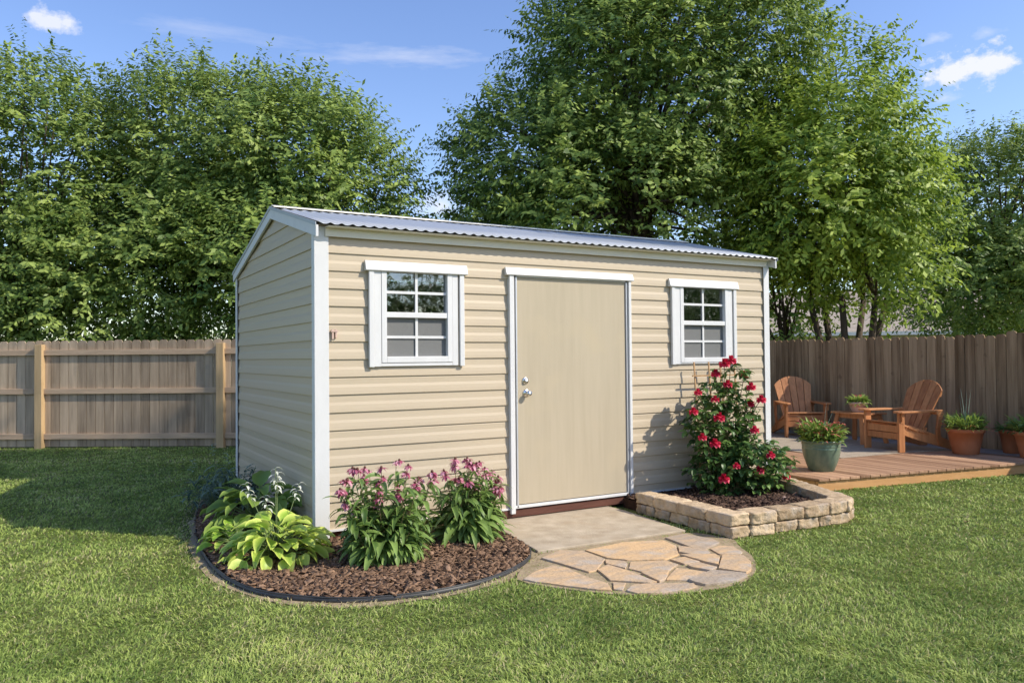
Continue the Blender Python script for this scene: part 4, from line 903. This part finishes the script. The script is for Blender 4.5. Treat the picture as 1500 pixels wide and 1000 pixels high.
def tree(label,base,lobes,m,seed,group,trunk_r=.16,trunk_h=2.0,ls=.15,dens=1.0,sub=.9,stems=1,shoots=60,lean=(0,0),fill=.35,sp=.75,sh=1.0,name='broadleaf_tree'):
    """lobes: list of (cx,cy,cz,rx,ry,rz) big crown masses in world coordinates"""
    rng=np.random.default_rng(seed); rr=random.Random(seed)
    c=thing(name,label,'tree',base,0,group); B=np.array(base)
    O_=[];A_=[];subs=[];Ls=[]
    for (cx,cy,cz,rx,ry,rz) in lobes:
        area=4*PI*(((rx*ry)**1.6+(rx*rz)**1.6+(ry*rz)**1.6)/3)**(1/1.6)
        ns=max(6,int(area/(sub*sub*1.25)*dens**.3))
        for i in range(ns):
            # roughly even directions
            zz=1-2*(i+.5)/ns; a=i*2.39996+rng.normal(0,.25); rho=math.sqrt(max(0,1-zz*zz)); d=np.array([rho*math.cos(a),rho*math.sin(a),zz])
            k=rng.uniform(.74,1.04); p=np.array([cx,cy,cz])+d*np.array([rx,ry,rz])*k
            if p[2]<.8: continue
            inside=False
            for (ax,ay,az,bx,by,bz) in lobes:
                if (ax,ay,az)==(cx,cy,cz): continue
                if ((p[0]-ax)/bx)**2+((p[1]-ay)/by)**2+((p[2]-az)/bz)**2<.42: inside=True
            if inside: continue
            subs.append((p,d,sub*rng.uniform(.65,1.2)))
    for p,d,r in subs:
        n=int(66*dens*(r/.9)**2*(.9/sub)**0)
        v=rng.normal(0,1,(n,3)); v/=np.linalg.norm(v,axis=1,keepdims=True)
        flip=(v@d)<-.25; v[flip]=-v[flip]*.9+d*.1
        rad=r*rng.uniform(.35,1.0,n)**.7
        o=p+v*rad[:,None]*np.array([1,1,.72]); ax=v*.55+d*.55+rng.normal(0,.32,(n,3))+np.array([0,0,.28]); ax/=np.linalg.norm(ax,axis=1,keepdims=True)
        O_.append(o);A_.append(ax);Ls.append(sp*rng.uniform(.55,1.1,n))
    # inner fill so that the crown is not hollow
    for (cx,cy,cz,rx,ry,rz) in lobes:
        n=int(fill*dens*rx*ry*rz*26)
        v=rng.normal(0,1,(n,3)); v/=np.linalg.norm(v,axis=1,keepdims=True); v*=rng.uniform(.2,.8,n)[:,None]
        O_.append(np.array([cx,cy,cz])+v*np.array([rx,ry,rz])); ax=rng.normal(0,1,(n,3)); ax/=np.linalg.norm(ax,axis=1,keepdims=True); A_.append(ax); Ls.append(sp*rng.uniform(.6,1,n))
    # long leader shoots breaking the outline
    if shoots:
        top=[q for q in subs if q[1][2]>-.1]
        o=[];a=[]
        for i in range(shoots):
            p,d,r=top[rr.randrange(len(top))]; ax=d*.8+np.array([0,0,.75])+rng.normal(0,.22,3); ax/=np.linalg.norm(ax); o.append(p+d*r*.55);a.append(ax)
        o=np.array(o);a=np.array(a); ext=rng.uniform(.7,1.25,len(o))*sh
        for f in (0,.3,.6): O_.append(o+a*(ext*f)[:,None]);A_.append(a);Ls.append(ext*.42)
    O_=np.concatenate(O_);A_=np.concatenate(A_);Ls=np.concatenate(Ls)
    k=O_[:,2]>.35; O_,A_,Ls=O_[k],A_[k],Ls[k]
    Cm=np.mean([l_[:3] for l_ in lobes],axis=0); N_=(O_-Cm); N_/=np.linalg.norm(N_,axis=1,keepdims=True)+1e-9; N_=N_*.6+A_*.5
    V,T=sprays(O_-B,A_,Ls,12,ls*.86,rng,N_); Fq=np.arange(len(V)).reshape(-1,4)
    np_mesh('crown',V,Fq,m,c,{'tint':T})
    # wood
    w=MB(); C0=np.mean([l_[:3] for l_ in lobes],axis=0)
    sts=[]
    for i in range(stems):
        a=2*PI*i/max(1,stems)+.4; sp_=.0 if stems==1 else .13
        b0=Vector((sp_*math.cos(a),sp_*math.sin(a),0)); 
        if stems==1: t1=Vector((lean[0],lean[1],trunk_h))
        else: t1=Vector((math.cos(a)*(.55+.35*rr.random()),math.sin(a)*(.55+.35*rr.random()),trunk_h))+Vector((lean[0],lean[1],0))
        md=b0.lerp(t1,.5)+Vector((rr.gauss(0,.05),rr.gauss(0,.05),0)); w.tube([b0-Vector((0,0,.1)),b0+Vector((0,0,.12)),md,t1],[trunk_r*1.5,trunk_r*1.1,trunk_r*.9,trunk_r*.75],10); sts.append(t1)
    for i,(p,d,r) in enumerate(subs):
        if i%2 and len(subs)>60: continue
        e_=Vector((p-B).tolist()); s0=sts[i%len(sts)]; 
        ctr=Vector((C0-B).tolist()); m1=s0.lerp(ctr,.45)+Vector((rr.gauss(0,.2),rr.gauss(0,.2),rr.gauss(0,.15))); m2=m1.lerp(e_,.5)+Vector((0,0,.1+rr.gauss(0,.12)))
        w.tube([s0-Vector((0,0,.05)),m1,m2,e_],[trunk_r*.34,trunk_r*.26,trunk_r*.15,.012],6)
    w.build('trunk',m_bark,c,smooth=True)
    return c
G1='trees beyond the left fence'; G2='trees beyond the right fence'
def W(X,Z): return (CAM[0]+rt.x*X+fw.x*Z, CAM[1]+rt.y*X+fw.y*Z)
def lobe(u,v,Z,ru,rv,rd):
    """crown mass seen around image place u,v at depth Z, radii in pixels and metres of depth"""
    k=Z/F_PX; X=(u-750)*k; x,y=W(X,Z); zc=1.45+(523-(u-750)*.009-v)*k
    return (x,y,zc,ru*k*.80,rd*.9,rv*k*.80)
def tb(u,Z): x,y=W((u-750)*Z/F_PX,Z); return (x,y,0)
tree('tall dense tree at the far left end of the left fence',tb(40,17),[lobe(40,270,17,175,185,2.5),lobe(-60,330,17,150,200,2.4),lobe(110,420,16.2,120,100,1.6)],m_lA,1,G1)
tree('broad dense tree behind the middle of the left fence',tb(270,18),[lobe(280,250,18,140,150,2.4),lobe(230,380,16.8,150,125,1.9),lobe(370,240,17.6,110,135,2.2)],m_lA,2,G1)
tree('dense tree behind the left end of the shed roof',tb(480,17.5),[lobe(440,270,17.5,115,140,2.2),lobe(500,330,17,85,120,1.9),lobe(400,400,16.2,120,120,1.6)],m_lC,3,G1)
tree('tallest tree, rising behind the middle of the shed roof',tb(960,17.5),[lobe(960,130,17.5,160,170,2.6),lobe(1040,100,17.5,115,180,2.4),lobe(800,250,17,110,110,1.9),lobe(870,100,17.3,85,90,1.6),lobe(930,320,16.6,210,90,1.9),lobe(730,320,17,50,60,1.0),lobe(1000,-10,17.5,130,70,1.8),lobe(760,230,16.8,60,60,1.0)],m_lC,4,G2,.22,3.0,shoots=110)
tree('bright green spreading tree with several stems, beyond the fence right of the shed',tb(1245,15.6),[lobe(1215,215,15.6,90,100,1.6),lobe(1240,300,15.2,84,80,1.4),lobe(1180,290,14.9,85,110,1.3),lobe(1290,372,15.0,55,52,1.0),lobe(1228,125,15.8,38,60,.9),lobe(1235,205,15.6,34,42,.8)],m_lB,5,G2,.075,2.55,stems=6,shoots=90,sub=.75,dens=1.3,sh=.8)
tree('dark bushy tree close behind the right end of the shed',tb(1150,16.4),[lobe(1135,425,16.4,60,75,1.1),lobe(1160,340,16.6,60,70,1.0)],m_lC,6,G2,.09,1.3,shoots=10,ls=.14,fill=.8)
tree('grey green tree at the far right edge of the view',tb(1450,21),[lobe(1455,310,21,110,105,2.6),lobe(1420,410,20,100,65,2.0),lobe(1550,290,21,90,110,2.4),lobe(1520,420,19.5,80,70,1.8)],m_lA,7,G2,.18,2.2,shoots=36)
tree('dark tree filling the gap between the tallest tree and the left group',tb(690,24),[lobe(700,390,24,90,60,2.0)],m_lC,8,G2,.12,1.5,shoots=10)
SL=15.5; SX=-.70+sund.x/math.cos(SE)*SL; SY=6.15+sund.y/math.cos(SE)*SL; SZ=SL*math.tan(SE)
# trees beyond the edges of the view: one is added, its crown shaped to shade the left lawn, the others show in the panes
tree('unseen tall tree added outside the yard, crown shaped to shade the left lawn',(SX+.743*3.6,SY+.669*3.6,0),[(SX+q*.669+o*.743,SY-q*.743+o*.669,SZ,w_,w_,w_*.8) for q,o,w_ in ((-4.7,-1.25,.95),(-3.5,-.95,1.05),(-2.2,-.5,1.2),(-.8,.0,1.3),(.7,.5,1.3),(2.0,1.05,1.3),(3.3,1.55,1.3))],m_lB,10,G2,.10,lean=(-.743*2.6,-.669*2.6),trunk_h=SZ-1.2,dens=1.0,ls=.2,fill=1.2,shoots=0,sub=.55,sp=.5)
for i,(x,y,h,lab) in enumerate(((8.0,-17.5,3.6,'tree across the street mirrored in the left window'),(15.5,-12.5,3.3,'tree across the street mirrored in the right window'),(2.5,-20.0,3.8,'tree across the street behind the photographer'),(22,-16,5.0,'tallest tree across the street, far right'))):
    tree(lab,(x,y,0),[(x,y,h*.6,2.6,2.6,h*.36)],m_lA,20+i,'trees across the street',.14,1.0,dens=.5,ls=.24,shoots=20,sub=1.1)
# ------------------------------------------------------------------ neighbouring house
A=Vector((*W(9.5,37),0)); Bp=Vector((*W(24,34),0)); dv=(Bp-A).normalized(); bk=Vector((-dv.y,dv.x,0))
if bk.dot(fw)<0: bk=-bk
hs_=thing('house','neighbouring house with tan shingle roof beyond the right fence','house',A)
def hp(s_,b_,z_): return dv*s_+bk*b_+Vector((0,0,z_))
Lh=(Bp-A).length
m=MB(); vs=[hp(0,0,0),hp(Lh,0,0),hp(Lh,8,0),hp(0,8,0),hp(0,0,2.35),hp(Lh,0,2.35),hp(Lh,8,2.35),hp(0,8,2.35)]; m.add(vs,[(4,5,6,7),(0,1,5,4),(1,2,6,5),(2,3,7,6),(3,0,4,7)]); m.build('wall',m_hwall,hs_)
m=MB(); 
for (b0,b1,z0,z1) in ((-.45,4,2.42,4.6),(8.45,4,2.42,4.6)):
    vs=[hp(-.4,b0,z0),hp(Lh+.4,b0,z0),hp(Lh+.4,b1,z1),hp(-.4,b1,z1)]; vs+= [v-Vector((0,0,.1)) for v in vs]; m.add(vs,[(0,1,2,3),(7,6,5,4),(0,4,5,1),(1,5,6,2),(3,7,4,0)])
m.build('roof',m_shingle,hs_)
m=MB(); m.beam(hp(-.4,-.47,2.34),hp(Lh+.4,-.47,2.34),.03,.16,side=bk); m.build('fascia',m_white,hs_)
for s_ in (3,8,12):
    m=MB(); m.beam(hp(s_-.6,-.03,1.5),hp(s_+.6,-.03,1.5),.05,1.1,side=bk); o=m.build('window',m_white,hs_); m=MB(); m.beam(hp(s_-.52,-.05,1.5),hp(s_+.52,-.05,1.5),.05,.95,side=bk); m.build('pane',m_glass,o)
